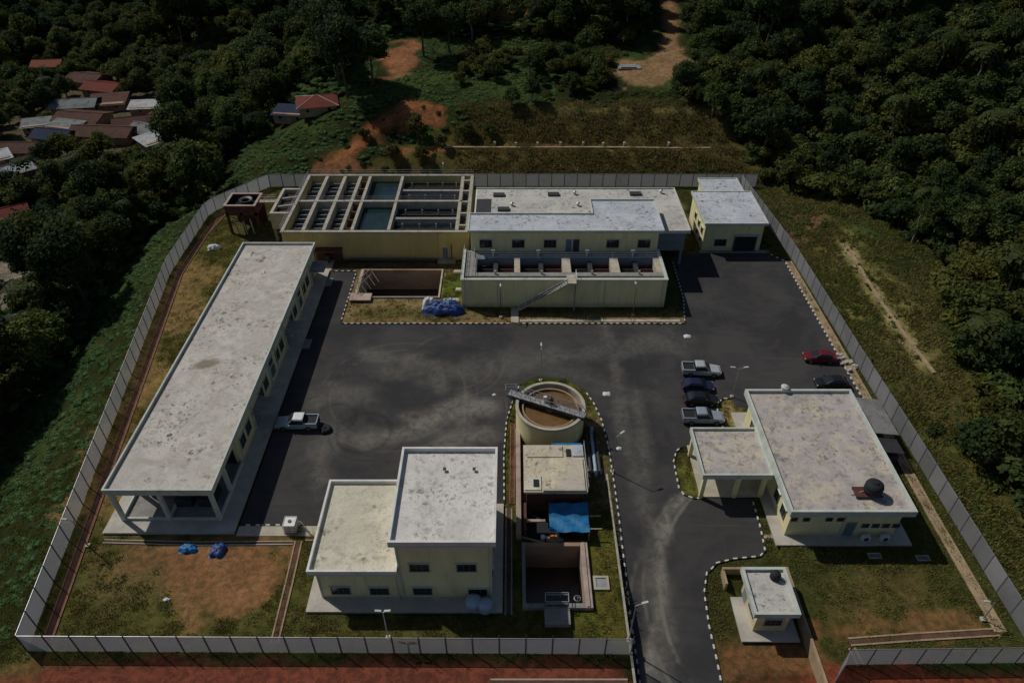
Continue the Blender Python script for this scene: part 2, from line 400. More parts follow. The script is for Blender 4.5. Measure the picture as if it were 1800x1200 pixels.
LAYERS = [  # (points, kind, colour, softness, noise amplitude, noise scale, strength)
 ('poly', TP([(1340, 300), (1420, 345), (1600, 500), (1730, 690), (1815, 880), (1830, 1160), (1800, 1110), (1600, 760), (1430, 470)]), OLIVE, 3, 5, .15, .9),
 ('poly', TP([(1430, 420), (1490, 400), (1620, 560), (1660, 620), (1600, 640), (1500, 560)]), (.17, .15, .06), 3, 5, .3, .8),
 ('line', TP([(1485, 430), (1520, 490), (1580, 575), (1625, 640)]), (.30, .25, .15), 1.3, 1.2, .5, .9),
 ('poly', TP([(1380, 345), (1420, 345), (1460, 420), (1400, 440)]), (.16, .08, .06), 2, 3, .3, .8),
 ('poly', TP([(640, 302), (860, 200), (1270, 192), (1330, 300)]), (.10, .082, .030), 3, 6, .2, .95),
 ('line', TP([(700, 272), (860, 262), (1230, 262)]), (.24, .12, .05), 1.6, 2, .4, .85),
 ('line', TP([(900, 200), (1100, 196), (1290, 198)]), (.17, .15, .06), 1.0, 1.0, .4, .9), ('line', TP([(860, 216), (1100, 208), (1280, 210)]), (.05, .045, .02), 1.0, 1.5, .4, .8), ('line', TP([(760, 284), (1000, 276), (1260, 278)]), (.12, .10, .04), .8, 1.2, .4, .8),
 ('poly', TP([(850, 300), (900, 270), (1250, 275), (1300, 300)]), (.085, .06, .025), 2, 4, .3, .7),
 ('line', TP([(575, 296), (610, 268), (650, 238), (690, 208), (715, 190)]), (.26, .105, .05), 3.2, 2.2, .4, .95),
 ('poly', TP([(690, 190), (720, 168), (775, 192), (778, 220), (740, 228), (700, 222)]), (.24, .10, .05), 1.5, 3, .4, .85),
 ('poly', TP([(540, 303), (580, 282), (640, 285), (660, 300), (600, 308)]), (.20, .095, .05), 1.5, 2, .4, .9),
 ('poly', TP([(860, 5), (925, 2), (935, 30), (880, 42), (855, 30)]), (.25, .10, .05), 3, 6, .2, .9),
 ('poly', TP([(675, 85), (728, 80), (720, 110), (690, 135), (670, 120)]), (.27, .12, .07), 3, 6, .2, .9),
 ('line', TP([(1165, -30), (1178, 20), (1180, 60), (1178, 95)]), (.24, .145, .085), 3.3, 2, .3, .95),
 ('poly', TP([(1085, 110), (1150, 100), (1180, 80), (1215, 110), (1215, 130), (1165, 152), (1095, 156)]), (.24, .15, .09), 2, 5, .3, .95),
 ('poly', TP([(0, 320), (0, 190), (100, 100), (330, 130), (340, 250), (240, 330), (210, 370)]), (.10, .085, .06), 6, 8, .1, .9),
 ('line', TP([(170, 285), (225, 320), (235, 360)]), (.24, .20, .17), 3, 2, .3, .9),
 ('poly', TP([(-40, 430), (60, 440), (70, 530), (20, 560), (-40, 560)]), (.22, .19, .17), 3, 3, .2, .9),
 # inside the fence, west strip
 ('poly', [(-46, 34), (-56.8, 99), (-56, 128), (-40, 128), (-40, 34)], (.095, .085, .028), 2, 1, .3, 1),
 ('poly', [(-50, 50), (-56, 104), (-50, 104), (-44, 50)], (.20, .135, .060), 2.2, 5, .16, .9),
 ('poly', [(-49, 76), (-54, 82), (-45, 84), (-44, 77)], (.06, .06, .018), 2, 3, .3, .8),
 ('poly', [(-47, 60), (-52, 66), (-46, 69), (-43, 62)], (.075, .068, .02), 2, 3, .3, .7),
 # south west lawn
 ('poly', [(-47, 34), (-48, 48), (-20, 47.5), (-20, 34)], (.075, .076, .024), 1, 1, .4, 1),
 ('poly', TP([(330, 950), (510, 945), (505, 1010), (450, 1060), (400, 1080), (330, 1020), (250, 1010), (190, 960)]), (.22, .115, .060), 2.2, 4.5, .35, .95),
 ('poly', TP([(130, 960), (330, 960), (300, 1060), (160, 1050)]), (.14, .10, .05), 2.5, 4, .4, .6),
 ('line', TP([(310, 1040), (345, 1100)]), (.22, .12, .065), 1.3, 2, .6, .8),
 ('poly', [(-20, 34.5), (-20.2, 38), (0, 38), (11, 35), (11, 34.5)], (.085, .080, .026), 1, 1.5, .5, .9),
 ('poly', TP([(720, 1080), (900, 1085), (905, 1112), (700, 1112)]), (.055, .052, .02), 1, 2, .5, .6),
 # strip round the sludge works
 ('poly', [(-.9, 38), (-.9, 71), (11.6, 73), (12, 34)], (.090, .092, .022), 1, 1, .4, 1),
 ('poly', TP([(1030, 740), (1065, 720), (1075, 900), (1040, 900)]), (.16, .11, .07), 1, 2, .6, .8),
 ('poly', [(8.6, 39), (8.6, 46), (11.4, 46), (11.4, 35), (8, 35)], (.115, .10, .026), 1, 1.5, .6, .8),
 # island in front of the filters
 ('poly', [(-26.5, 85), (-26.5, 101), (-7.8, 101), (-7.8, 89), (28, 89), (27, 85)], (.20, .145, .075), .8, 1.5, .5, 1),
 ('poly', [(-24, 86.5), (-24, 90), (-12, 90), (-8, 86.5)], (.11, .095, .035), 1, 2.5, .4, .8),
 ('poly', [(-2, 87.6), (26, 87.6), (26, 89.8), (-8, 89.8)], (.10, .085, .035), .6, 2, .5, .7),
 ('poly', [(-11.3, 92), (-11.3, 99), (-8, 99), (-8, 92)], (.10, .13, .025), .4, .6, .5, 1),
 ('poly', [(-37, 100), (-37, 106), (-7, 106), (-7, 100)], (.10, .075, .045), 1, 1.5, .5, 1),
 ('poly', [(-57, 104), (-57, 131), (-38.5, 131), (-38.5, 100)], (.085, .08, .025), 1.5, 3, .3, .9),
 ('poly', [(29, 105), (31, 130), (33, 130), (33, 105)], (.13, .11, .045), 1, 1.5, .5, .9),
 # south east lawn
 ('poly', [(20, 33.5), (20, 47), (29, 60), (43, 60), (49, 60), (49, 33.5)], (.052, .058, .018), 1, 1, .4, 1),
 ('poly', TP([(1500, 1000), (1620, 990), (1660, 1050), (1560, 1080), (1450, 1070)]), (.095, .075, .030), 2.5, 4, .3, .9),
 ('poly', TP([(1440, 1085), (1700, 1080), (1740, 1110), (1470, 1130)]), (.17, .095, .045), 1.5, 3, .4, .9),
 ('poly', TP([(1280, 1135), (1440, 1090), (1450, 1200), (1270, 1200)]), (.17, .085, .045), 1.5, 3, .4, .9),
 ('poly', [(26.8, 64), (27, 68.8), (29.5, 68.8), (29.5, 64)], (.22, .17, .07), .5, 1.5, .6, 1),
 ('poly', [(19.8, 53), (19.8, 59), (21.3, 59.5), (21.6, 53)], (.12, .12, .03), .4, 1, .6, 1),
 # red cutting south of the fence
 ('poly', [(-60, 5), (-60, 30), (-46.5, 33.4), (11, 33.2), (11, 5)], RED, 1, 1.5, .4, 1),
 ('poly', [(-46, 20), (-46, 31), (-10, 30), (-10, 20)], (.21, .068, .048), 2, 6, .25, .8),
 ('poly', [(20.5, 5), (20.5, 32.6), (60, 32.6), (60, 5)], (.16, .045, .028), 1, 2, .3, 1),
 ('line', [(-46, 33), (-50, 30), (-60, 24)], (.10, .12, .04), 2.5, 3, .3, .6),
]
def gcol(x, y):
    x = np.asarray(x, float); y = np.asarray(y, float)
    n = fbm(x*.12, y*.12, 5); n2 = fbm(x*.5, y*.5, 9)
    base = np.array(DARK)*(.6+1.0*n)[..., None]
    g = sm(.5, .7, n)[..., None]*.6; base = base*(1-g)+np.array((.055, .085, .024))*g
    for kind, pts, c, soft, amp, ns, st in LAYERS:
        xs = [p[0] for p in pts]; ys = [p[1] for p in pts]; M = soft+amp+2
        k = (x > min(xs)-M) & (x < max(xs)+M) & (y > min(ys)-M) & (y < max(ys)+M)
        if not k.any(): continue
        X = x[k]; Y = y[k]
        d = sdist(pts, X, Y) if kind == 'poly' else soft-ldist(pts, X, Y)
        d = d + (fbm(X*ns, Y*ns, int(ns*97)+3)-.5)*amp*1.6
        a = (sm(-soft*.5, soft*.5, d)*st)[..., None] if kind == 'poly' else (sm(0, soft, d)*st)[..., None]
        base[k] = base[k]*(1-a)+np.array(c)*a
    base *= (.66+.62*n2)[..., None]*1.12
    return base
PITS = [(1.4, 7.3, 39.0, 45.7), (-24.6, -11.7, 92.4, 100.0)]          # openings in the ground for the two pits
def axis(lo, dlo, dhi, hi, step, extra):
    a = list(np.arange(dlo, dhi+1e-6, step)); s = step; v = dlo
    while v > lo: s *= 1.16; v -= s; a.append(v)
    s = step; v = a[[i for i in range(len(a))][0]]; v = dhi
    while v < hi: s *= 1.16; v += s; a.append(v)
    a = [t for t in a if all(abs(t-e) > step*.45 for e in extra)]+list(extra)
    return np.array(sorted(a))
gx = axis(-520, -135, 110, 520, .9, [p for q in PITS for p in q[:2]]+[11.35, 11.47, 28.74, 28.86])
gy = axis(-120, 20, 235, 900, .9, [p for q in PITS for p in q[2:]])
X, Y = np.meshgrid(gx, gy); Z = hz(X, Y)
inside = (sdist([(-50, 33), (-57.5, 100), (-57.5, 132), (50.5, 132), (50.5, 33)], X, Y) > -1.5)
road = (X > 10) & (X < 21) & (Y < 34)
Z = Z + np.where(inside | road, 0, (fbm(X*.9, Y*.9, 21)-.5)*.35)
nx, ny = len(gx), len(gy)
idx = np.arange(nx*ny).reshape(ny, nx)
q = np.stack([idx[:-1, :-1], idx[:-1, 1:], idx[1:, 1:], idx[1:, :-1]], -1)
cx = (gx[:-1]+gx[1:])/2; cy = (gy[:-1]+gy[1:])/2; CX, CY = np.meshgrid(cx, cy)
keep = np.ones(CX.shape, bool)
for (a, b, c, d) in PITS: keep &= ~((CX > a) & (CX < b) & (CY > c) & (CY < d))
q = q[keep]
me = bpy.data.meshes.new('ground')
me.vertices.add(nx*ny); me.vertices.foreach_set('co', np.stack([X, Y, Z], -1).ravel())
me.loops.add(q.size); me.loops.foreach_set('vertex_index', q.ravel())
me.polygons.add(len(q)); me.polygons.foreach_set('loop_start', np.arange(0, q.size, 4)); me.polygons.foreach_set('loop_total', np.full(len(q), 4))
me.polygons.foreach_set('use_smooth', np.ones(len(q), bool))
me.update(); me.validate()
at = me.attributes.new('soil', 'FLOAT_COLOR', 'POINT')
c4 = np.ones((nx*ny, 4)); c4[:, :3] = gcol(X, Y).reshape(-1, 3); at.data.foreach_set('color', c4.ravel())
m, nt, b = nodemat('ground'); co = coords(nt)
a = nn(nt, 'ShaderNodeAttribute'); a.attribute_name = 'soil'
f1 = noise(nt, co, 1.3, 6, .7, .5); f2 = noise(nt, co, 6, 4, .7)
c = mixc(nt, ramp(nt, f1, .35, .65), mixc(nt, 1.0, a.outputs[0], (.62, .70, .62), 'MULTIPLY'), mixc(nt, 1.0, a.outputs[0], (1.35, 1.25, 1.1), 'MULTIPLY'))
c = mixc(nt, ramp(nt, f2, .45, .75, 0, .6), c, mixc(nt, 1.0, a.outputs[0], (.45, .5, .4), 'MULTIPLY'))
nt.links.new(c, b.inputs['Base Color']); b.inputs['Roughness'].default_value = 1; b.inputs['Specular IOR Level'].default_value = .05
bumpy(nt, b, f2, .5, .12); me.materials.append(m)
ground = bpy.data.objects.new('ground', me); COL.objects.link(ground); struct(ground)

# ------------------------------------------------------------------ sky dome is the world; asphalt yard and road
ASPH = [(11.5, 14), (11.5, 35.7), (11.6, 46.7), (11.75, 54), (11.8, 60), (11.4, 65.0), (10.7, 68), (9.6, 70.8), (7.3, 73), (3.5, 73.6), (1.2, 72),
        (.3, 69), (-.6, 65), (-.9, 59), (-.8, 51.7), (-20.6, 51.7), (-20.6, 48.7), (-30.1, 48.7), (-30.1, 99.8), (-25.8, 99.8), (-25.8, 85.5),
        (26.0, 85.5), (27.0, 92), (27.2, 104.0), (31.5, 105.6), (44.2, 105.6), (46.3, 103), (46.5, 70), (46.9, 67.4), (29.4, 67.4), (29.2, 68.9), (28.0, 68.9), (27.1, 68),
        (26.8, 66.5), (26.8, 60.5), (20.8, 60.5), (20.2, 59.6), (19.6, 58), (19.5, 54), (19.9, 53), (20.8, 52.5), (27.5, 52.5), (27.3, 48.2), (27.0, 45.4),
        (26.2, 44.8), (23.5, 44.5), (21.5, 44.0), (20.1, 42.7), (19.4, 40.5), (19.1, 36.8), (19.1, 33.4), (18.9, 14)]
bm = bmesh.new()
ASPH = [(low(x, y)[:2] if 12.5 < x < 27.4 and y < 52 else (x, y)) for x, y in ASPH]
vs_ = [bm.verts.new((x, y, .012)) for x, y in ASPH]
es_ = [bm.edges.new((vs_[i], vs_[(i+1) % len(vs_)])) for i in range(len(vs_))]
bmesh.ops.triangle_fill(bm, edges=es_, use_beauty=True)
for v in np.arange(-29.5, 47, .65):
    bmesh.ops.bisect_plane(bm, geom=bm.verts[:]+bm.edges[:]+bm.faces[:], plane_co=(v, 0, 0), plane_no=(1, 0, 0))
for v in np.arange(15, 106, .65):
    bmesh.ops.bisect_plane(bm, geom=bm.verts[:]+bm.edges[:]+bm.faces[:], plane_co=(0, v, 0), plane_no=(0, 1, 0))
bmesh.ops.recalc_face_normals(bm, faces=bm.faces)
me = bpy.data.meshes.new('asphalt_yard'); bm.to_mesh(me); bm.free()
if me.polygons[0].normal.z < 0: me.flip_normals()
for v in me.vertices: v.co.z = float(rd(max(v.co.x, 11.5) if v.co.y < 52 and v.co.x > 11.0 else v.co.x, v.co.y))+.02
xy = np.array([v.co[:2] for v in me.vertices]); ax_, ay_ = xy[:, 0], xy[:, 1]
dust = np.zeros(len(xy))
def G(px, py): return P(px, py)
for pts, wd, st in [([G(1205, 868), G(1175, 900), G(1160, 960), G(1165, 1040), G(1150, 1100), G(1140, 1200)], .8, 1.0),
                    ([G(1145, 1200), G(1165, 1100), G(1150, 980)], 1.6, .45),
                    ([G(740, 745), G(800, 725), G(855, 715)], 2.4, .85), ([G(640, 770), G(720, 760), G(760, 730), G(810, 700)], 1.6, .65),
                    ([G(760, 800), G(800, 770), G(850, 760)], 2.0, .55), ([G(640, 620), G(760, 640), G(780, 680)], 1.8, .4),
                    ([G(1060, 560), G(1080, 640), G(1095, 760), G(1130, 900)], 1.2, .38), ([G(1120, 690), G(1140, 900), G(1180, 1100)], 1.2, .35),
                    ([G(700, 655), G(900, 640), G(1180, 600)], 3, .3), ([G(880, 620), G(1150, 700)], 2, .22), ([G(560, 700), G(640, 690)], 2.5, .35),
                    ([G(590, 760), G(560, 790), G(560, 850)], 2.2, .4)]:
    d = ldist(pts, ax_, ay_)+(fbm(ax_*.5, ay_*.5, 31)-.5)*wd*1.6
    dust = np.maximum(dust, st*sm(wd*1.3, 0, d) if False else st*(1-sm(0, wd*1.3, d)))
darkp = np.zeros(len(xy))
for cxp, cyp, r in [(640, 760, 3.4), (590, 730, 2.6), (800, 640, 3.6), (700, 700, 5)]:
    g = G(cxp, cyp); d = np.abs(np.hypot(ax_-g[0], ay_-g[1])-r); darkp = np.maximum(darkp, .8*(1-sm(.1, .7, d)))
tint = fbm(ax_*.09, ay_*.09, 41)
at = me.attributes.new('wear', 'FLOAT_COLOR', 'POINT')
at.data.foreach_set('color', np.stack([dust, darkp, tint, np.ones(len(xy))], -1).ravel())
m, nt, b = nodemat('asphalt'); co = coords(nt)
a = nn(nt, 'ShaderNodeAttribute'); a.attribute_name = 'wear'; sp = nn(nt, 'ShaderNodeSeparateColor'); nt.links.new(a.outputs[0], sp.inputs[0])
n1 = noise(nt, co, .10, 7, .68, .5); n2 = noise(nt, co, 1.1, 6, .7, .6); n3 = noise(nt, co, 9, 3, .7)
ns = noise(nt, coords(nt, 'pos', (.12, 1.0, 1)), 1.0, 4, .6, .3)
c = mixc(nt, ramp(nt, n1, .35, .65), (.036, .036, .039), (.062, .060, .060))
c = mixc(nt, ramp(nt, n2, .52, .8, 0, .25), c, (.080, .077, .074))
c = mixc(nt, ramp(nt, ns, .52, .72, 0, .35), c, (.034, .034, .035))
c = mixc(nt, math2(nt, 'MULTIPLY', sp.outputs[1], ramp(nt, n2, .3, .6)), c, (.03, .03, .03))
c = mixc(nt, ramp(nt, noise(nt, co, .3, 3, .5, .5), .58, .70, 0, .45), c, (.075, .056, .052))
c = mixc(nt, math2(nt, 'MULTIPLY', sp.outputs[0], ramp(nt, n2, .25, .7, .25, 1)), c, (.24, .225, .195))
scr = noise(nt, coords(nt, 'pos', (.06, 2.2, 1)), 1.0, 5, .7, .2)
c = mixc(nt, ramp(nt, scr, .58, .70, 0, .30), c, (.11, .105, .098))
scr2 = noise(nt, coords(nt, 'pos', (1.8, .05, 1)), 1.0, 5, .7, .2)
c = mixc(nt, ramp(nt, scr2, .62, .72, 0, .22), c, (.11, .105, .098))
for (px_, py_, rad_, wid_, amt_, colr_) in ((640, 760, 3.4, .16, .45, (.02, .02, .02)), (648, 758, 4.9, .18, .35, (.02, .02, .02)), (590, 735, 2.6, .14, .5, (.02, .02, .02)), (800, 640, 5.2, .12, .28, (.16, .15, .13)),
        (800, 640, 6.9, .12, .28, (.16, .15, .13)), (700, 690, 9.0, .13, .3, (.16, .15, .13)), (700, 690, 10.6, .13, .22, (.16, .15, .13)), (1500, 1060, 19.0, .16, .75, (.22, .21, .18)), (1500, 1060, 20.7, .16, .6, (.20, .19, .16)), (1600, 1150, 26.5, .2, .5, (.18, .17, .15))):
    gx2, gy2 = P(px_, py_); dn_ = nn(nt, 'ShaderNodeVectorMath', operation='DISTANCE'); nt.links.new(co, dn_.inputs[0]); dn_.inputs[1].default_value = (gx2, gy2, 0)
    e_ = math2(nt, 'ABSOLUTE', math2(nt, 'SUBTRACT', dn_.outputs['Value'], rad_), 0.0)
    e_ = math2(nt, 'ADD', e_, math2(nt, 'MULTIPLY', math2(nt, 'SUBTRACT', n2, .5), .5))
    c = mixc(nt, math2(nt, 'MULTIPLY', ramp(nt, e_, wid_*.2, wid_*2.2, amt_*.8, 0), ramp(nt, n1, .46, .56)), c, colr_)
c = mixc(nt, ramp(nt, n3, .55, .8, 0, .3), c, (.02, .02, .02))
nt.links.new(c, b.inputs['Base Color']); b.inputs['Roughness'].default_value = .88; b.inputs['Specular IOR Level'].default_value = .15
bumpy(nt, b, n3, .2, .02); me.materials.append(m)
yard = bpy.data.objects.new('asphalt_yard', me); COL.objects.link(yard); struct(yard)

# concrete paths, aprons and drains (setting)
def slab(name, mat, poly, z0, z1): return struct(MB().prism([low(a, b)[:2] if (12.5 < a < 28.4 and b < 45) else (a, b) for a, b in poly], z0+min(float(rd(*p)) for p in poly), z1+min(float(rd(*p)) for p in poly)).build(name, mat))
slab('path', 'pale_concrete', [(-.15, 85.7), (1.0, 85.7), (1.0, 89.6), (-.15, 89.6)], 0, .12)
slab('path', 'pale_concrete', [P(1238, 1037), P(1274, 1037), P(1278, 1058), P(1241, 1058)], 0, .10)
slab('path', 'pale_concrete', [(1.2, 86.0), (25.5, 86.0), (25.5, 86.6), (1.2, 86.6)], 0, .06)
slab('pavement', 'pale_concrete', [(21.6, 60.6), (21.6, 52.6), (28.9, 52.6), (28.9, 60.6)], 0, .14)
slab('pavement', 'pink_concrete', [(27.5, 47.2), (28.9, 47.2), (28.9, 52.5), (27.7, 52.5)], 0, .06)
slab('pavement', 'pale_concrete', [(-34, 100), (-30.2, 100), (-30.2, 104), (-34, 104)], 0, .10)
slab('pavement', 'concrete', [(32.5, 105.7), (44.6, 105.7), (44.6, 106.6), (32.5, 106.6)], 0, .07)
slab('pavement', 'pale_concrete', [(-30.1, 47.3), (-21, 47.3), (-21, 48.6), (-30.1, 48.6)], 0, .07)
def drain(pts, w=.5, lip='drain_tan', bed='soil_drain', depth=.04, lipw=.16, h=.12):
    """an open channel: two raised lips and a bed between"""
    root = MB()
    for (a, b) in zip(pts[:-1], pts[1:]):
        a3 = Vector((a[0], a[1], .03)); b3 = Vector((b[0], b[1], .03)); root.bar(a3, b3, w, .05)
    o = struct(root.build('drain', bed))
    for sgn in (-1, 1):
        mb = MB()
        for (a, b) in zip(pts[:-1], pts[1:]):
            d = Vector((b[0]-a[0], b[1]-a[1], 0)).normalized(); nrm = Vector((-d.y, d.x, 0))*sgn*(w/2+lipw/2)
            mb.bar(Vector((a[0], a[1], h/2))+nrm, Vector((b[0], b[1], h/2))+nrm, lipw, h)
        mb.build('drain_lip', lip, o)
    return o
flx = lambda y, o: float(np.interp(y, FLY, FLX))+o
drain([(flx(y, 1.7), y) for y in (35, 50, 69, 85, 99, 112, 122)], .7, 'rust', 'soil_drain', lipw=.16)
drain([(-22.7, 35), (-22.9, 42), (-23.1, 46.6)], .55, 'drain_tan', 'soil_drain')
drain([(-44.2, 46.6), (-34, 46.3), (-23.6, 46.4)], .3, 'weathered_concrete', 'soil_drain', lipw=.1)
drain([(-22.4, 47.0), (-20.9, 47.0)], .4, 'drain_tan', 'soil_drain')
drain([(47.3, 36.2), (47.1, 50), (47.2, 66), (47.2, 80), (47.0, 103)], .7, 'drain_tan', 'drain_tan', lipw=.25)
drain([(32.3, 35.2), (39, 35.7), (47.0, 36.2)], .55, 'drain_tan', 'soil_drain')
drain([(32.3, 34.6), (32.5, 32.9)], .4, 'drain_tan', 'soil_drain')
drain([(-.35, 38), (-.35, 51)], .45, 'concrete', 'soil_drain')
drain([(0.0, 51.6), (0.05, 58), (0.1, 64.5)], .35, 'rust', 'soil_drain')
drain([(-2, 31.3), (10.6, 31.3)], .4, 'pink_concrete', 'soil_drain')
drain([(-1.8, 30.9), (-1.4, 27)], .4, 'pink_concrete', 'soil_drain')

o = MB().box(11.12, 11.35, 14, 34.0, -2.5, .10).box(11.12, 11.35, 34.002, 56.0, -2.2, .12).build('road_retaining_wall', 'weathered_concrete')
tag(o, 'long pale wall top along the left edge of the entrance road', 'wall')
# ------------------------------------------------------------------ kerbs of painted blocks
KB = MB().box(-.235, .235, -.075, .075, 0, .17)
KM = {c: KB.mesh('kerb_block', c) for c in ('kerb_white', 'kerb_black')}
def kerb(pts, L=.5, skip=None, gap=False):
    o = struct(bpy.data.objects.new('kerb', None)); COL.objects.link(o); o.location = (pts[0][0], pts[0][1], 0)
    base = Vector(o.location); i = 0; carry = 0
    seg = [Vector((*p, 0)) for p in pts]; tot = 0
    lens = [(b-a).length for a, b in zip(seg[:-1], seg[1:])]; total = sum(lens); n = int(total/L)
    s = L/2
    while s < total:
        t = s; k = 0
        while t > lens[k] and k < len(lens)-1: t -= lens[k]; k += 1
        d = (seg[k+1]-seg[k]).normalized(); p = seg[k]+d*t
        if 11.9 < p.x < 28 and p.y < 52: p = Vector(low(p.x if p.x > 12.5 else 12.0, p.y)) if p.x > 12.5 else Vector((p.x, p.y, float(rd(p.x, p.y))))
        inst(KM['kerb_white' if i % 2 else 'kerb_black'], 'kerb_block', o, p-base, math.atan2(d.y, d.x)+random.uniform(-.03, .03))
        s += L; i += 1
    return o
kerb([(-25.8, 85.45), (-.2, 85.45)], .47); kerb([(1.1, 85.45), (26.0, 85.45)], .47)
kerb([(-25.9, 85.9), (-25.9, 99.7)], .55); kerb([(-30.0, 99.9), (-25.9, 99.9)], .5)
kerb([(26.1, 85.6), (27.1, 92), (27.3, 103)], .5)
kerb([(46.4, 103), (46.55, 70), (46.8, 67.5)], .52)
kerb([(44.2, 105.6), (46.3, 103.1)], .55)
kerb([(9.8, 70.6), (10.8, 68), (11.5, 65), (11.9, 60), (11.95, 54), (11.92, 46.7), (11.98, 35.7), (12.0, 29)], .5)
kerb([(1.1, 71.9), (.2, 69), (-.7, 65), (-1.0, 59), (-.9, 51.8)], .5)
kerb([(29.1, 69.0), (28, 69.0), (27.0, 68), (26.75, 66.5), (26.75, 62)], .5)
kerb([(20.9, 60.4), (20.1, 59.6), (19.5, 58), (19.4, 54), (19.8, 52.9), (20.8, 52.4), (21.6, 52.4)], .5)
kerb([(27.5, 52.4), (27.35, 48.2), (27.05, 45.4), (26.3, 44.7), (23.5, 44.4), (21.6, 43.9), (20.2, 42.6), (19.5, 40.5), (19.2, 36.8), (19.2, 33.4), (19.0, 28)], .5)
kerb([(-30, 48.7), (-23, 48.7)], .55)

# ------------------------------------------------------------------ fences: every panel and post a part
PANEL_MESH = {}
def fence(label, pts, n, h=2.75, group='runs of the wire mesh perimeter fence', lean=True):
    o = empty('perimeter_fence', label, 'fence', (pts[0][0], pts[0][1], float(hz(*pts[0]))), group)
    base = wloc(o)
    seg = [Vector((p[0], p[1], 0)) for p in pts]
    lens = [(b-a).length for a, b in zip(seg[:-1], seg[1:])]; total = sum(lens)
    st = total/n; P_ = []
    for i in range(n+1):
        t = min(i*st, total-1e-4); k = 0
        while k < len(lens)-1 and t > lens[k]: t -= lens[k]; k += 1
        p = seg[k]+(seg[k+1]-seg[k]).normalized()*t; p.z = float(hz(p.x, p.y)); P_.append(p)
    pm = MB(); pm.box(-.05, .05, -.05, .05, -.3, h+.05); pm.bar((0, 0, h+.05), (0, .0, h+.5), .05, .05)
    pmesh = pm.mesh('post', 'post_paint')
    for p in P_: inst(pmesh, 'post', o, p-base)
    L = st
    g = MB()
    g.box(.04, L-.04, -.006, .006, .06, h)
    gm = g.mesh('mesh_panel', 'wire_mesh')
    r = MB(); r.box(.05, L-.05, .012, .045, h-.06, h)
    rm = r.mesh('rail', 'steel')
    for a, b in zip(P_[:-1], P_[1:]):
        d = b-a; q = d.to_track_quat('X', 'Z').to_euler(); q.x = 0
        s = d.length/L
        e = inst(gm, 'mesh_panel', o, a-base, rot=q, sc=(s, 1, 1))
        e2 = inst(rm, 'rail', e, (0, 0, 0))
    return o
fence('pale grey wire mesh fence run along the bottom of the compound, left of the road', [(-45.9, 34.3), (11.2, 34.0)], 23)
fence('long wire mesh fence run between the green embankment and the long flat-roofed building', [(-45.9, 34.3), (-51.8, 69.1), (-56.8, 99.4), (-57, 119.9), (-48.5, 130.9)], 40)
fence('wire mesh fence run behind the tank block at the foot of the terraced slope', [(-48.5, 130.9), (0, 131.1), (48.9, 130.9)], 38)
fence('wire mesh fence run along the grassy slope on the right side', [(45.6, 130.9), (46.6, 118.8), (47.8, 104.8), (48.4, 76.1), (48.9, 59.0), (49.2, 39.9), (49.3, 33.2)], 40)
fence('short wire mesh fence run at the bottom right, right of the guardhouse', [(30.8, 33.0), (49.3, 33.2)], 8)
fence('stub of mesh fence turning towards the road beside the guardhouse yard', [(30.8, 33.0), (28.2, 29.5)], 2)
# ------------------------------------------------------------------ building parts
def facebox(mb, face, c, u0, u1, z0, z1, d0, d1):
    """box on a wall: u along the wall, d outwards from the wall plane c"""
    if face == 'S': mb.box(u0, u1, c-d1, c-d0, z0, z1)
    elif face == 'N': mb.box(u0, u1, c+d0, c+d1, z0, z1)
    elif face == 'W': mb.box(c-d1, c-d0, u0, u1, z0, z1)
    else: mb.box(c+d0, c+d1, u0, u1, z0, z1)
def window(par, face, c, u, z, w_=1.7, h=1.3, n=3, fm='frame_dark', sill=True, glass='glass'):
    f = MB(); t = .09
    for a in (facebox,):
        a(f, face, c, u-w_/2-t, u+w_/2+t, z+h/2, z+h/2+t, .002, .09); a(f, face, c, u-w_/2-t, u+w_/2+t, z-h/2-t, z-h/2, .002, .09)
        a(f, face, c, u-w_/2-t, u-w_/2, z-h/2, z+h/2, .002, .09); a(f, face, c, u+w_/2, u+w_/2+t, z-h/2, z+h/2, .002, .09)
        for k in range(1, n): a(f, face, c, u-w_/2+k*w_/n-.035, u-w_/2+k*w_/n+.035, z-h/2, z+h/2, .002, .07)
    fr = f.build('window', fm, par)
    for k in range(n):
        g = MB(); facebox(g, face, c, u-w_/2+k*w_/n+(.035 if k else 0), u-w_/2+(k+1)*w_/n-(.035 if k < n-1 else 0), z-h/2, z+h/2, .004, .03)
        g.build('pane', glass, fr)
    if sill:
        s = MB(); facebox(s, face, c, u-w_/2-.2, u+w_/2+.2, z-h/2-.15, z-h/2-.09, .002, .12); s.build('sill', 'trim', fr)
        s = MB(); facebox(s, face, c, u-w_/2-.2, u+w_/2+.2, z+h/2+.10, z+h/2+.15, .002, .20); s.build('hood', 'trim', fr)
    return fr
def door(par, face, c, u, z0, w_=1.0, h=2.1, mat='door_grey', two=False):
    f = MB(); facebox(f, face, c, u-w_/2-.1, u+w_/2+.1, z0, z0+h+.1, .002, .05); d = f.build('door_frame', 'trim', par)
    for k in range(2 if two else 1):
        ww = w_/2 if two else w_
        l = MB(); facebox(l, face, c, u-w_/2+k*ww+.02, u-w_/2+(k+1)*ww-.02, z0+.02, z0+h, .05, .09); l.build('door_leaf', mat, d)
    return d
def rim(par, x0, x1, y0, y1, z0, z1, t=.25, mat='trim', name='parapet', sides='NSEW'):
    return MB().ring(x0, x1, y0, y1, z0, z1, t).build(name, mat, par)
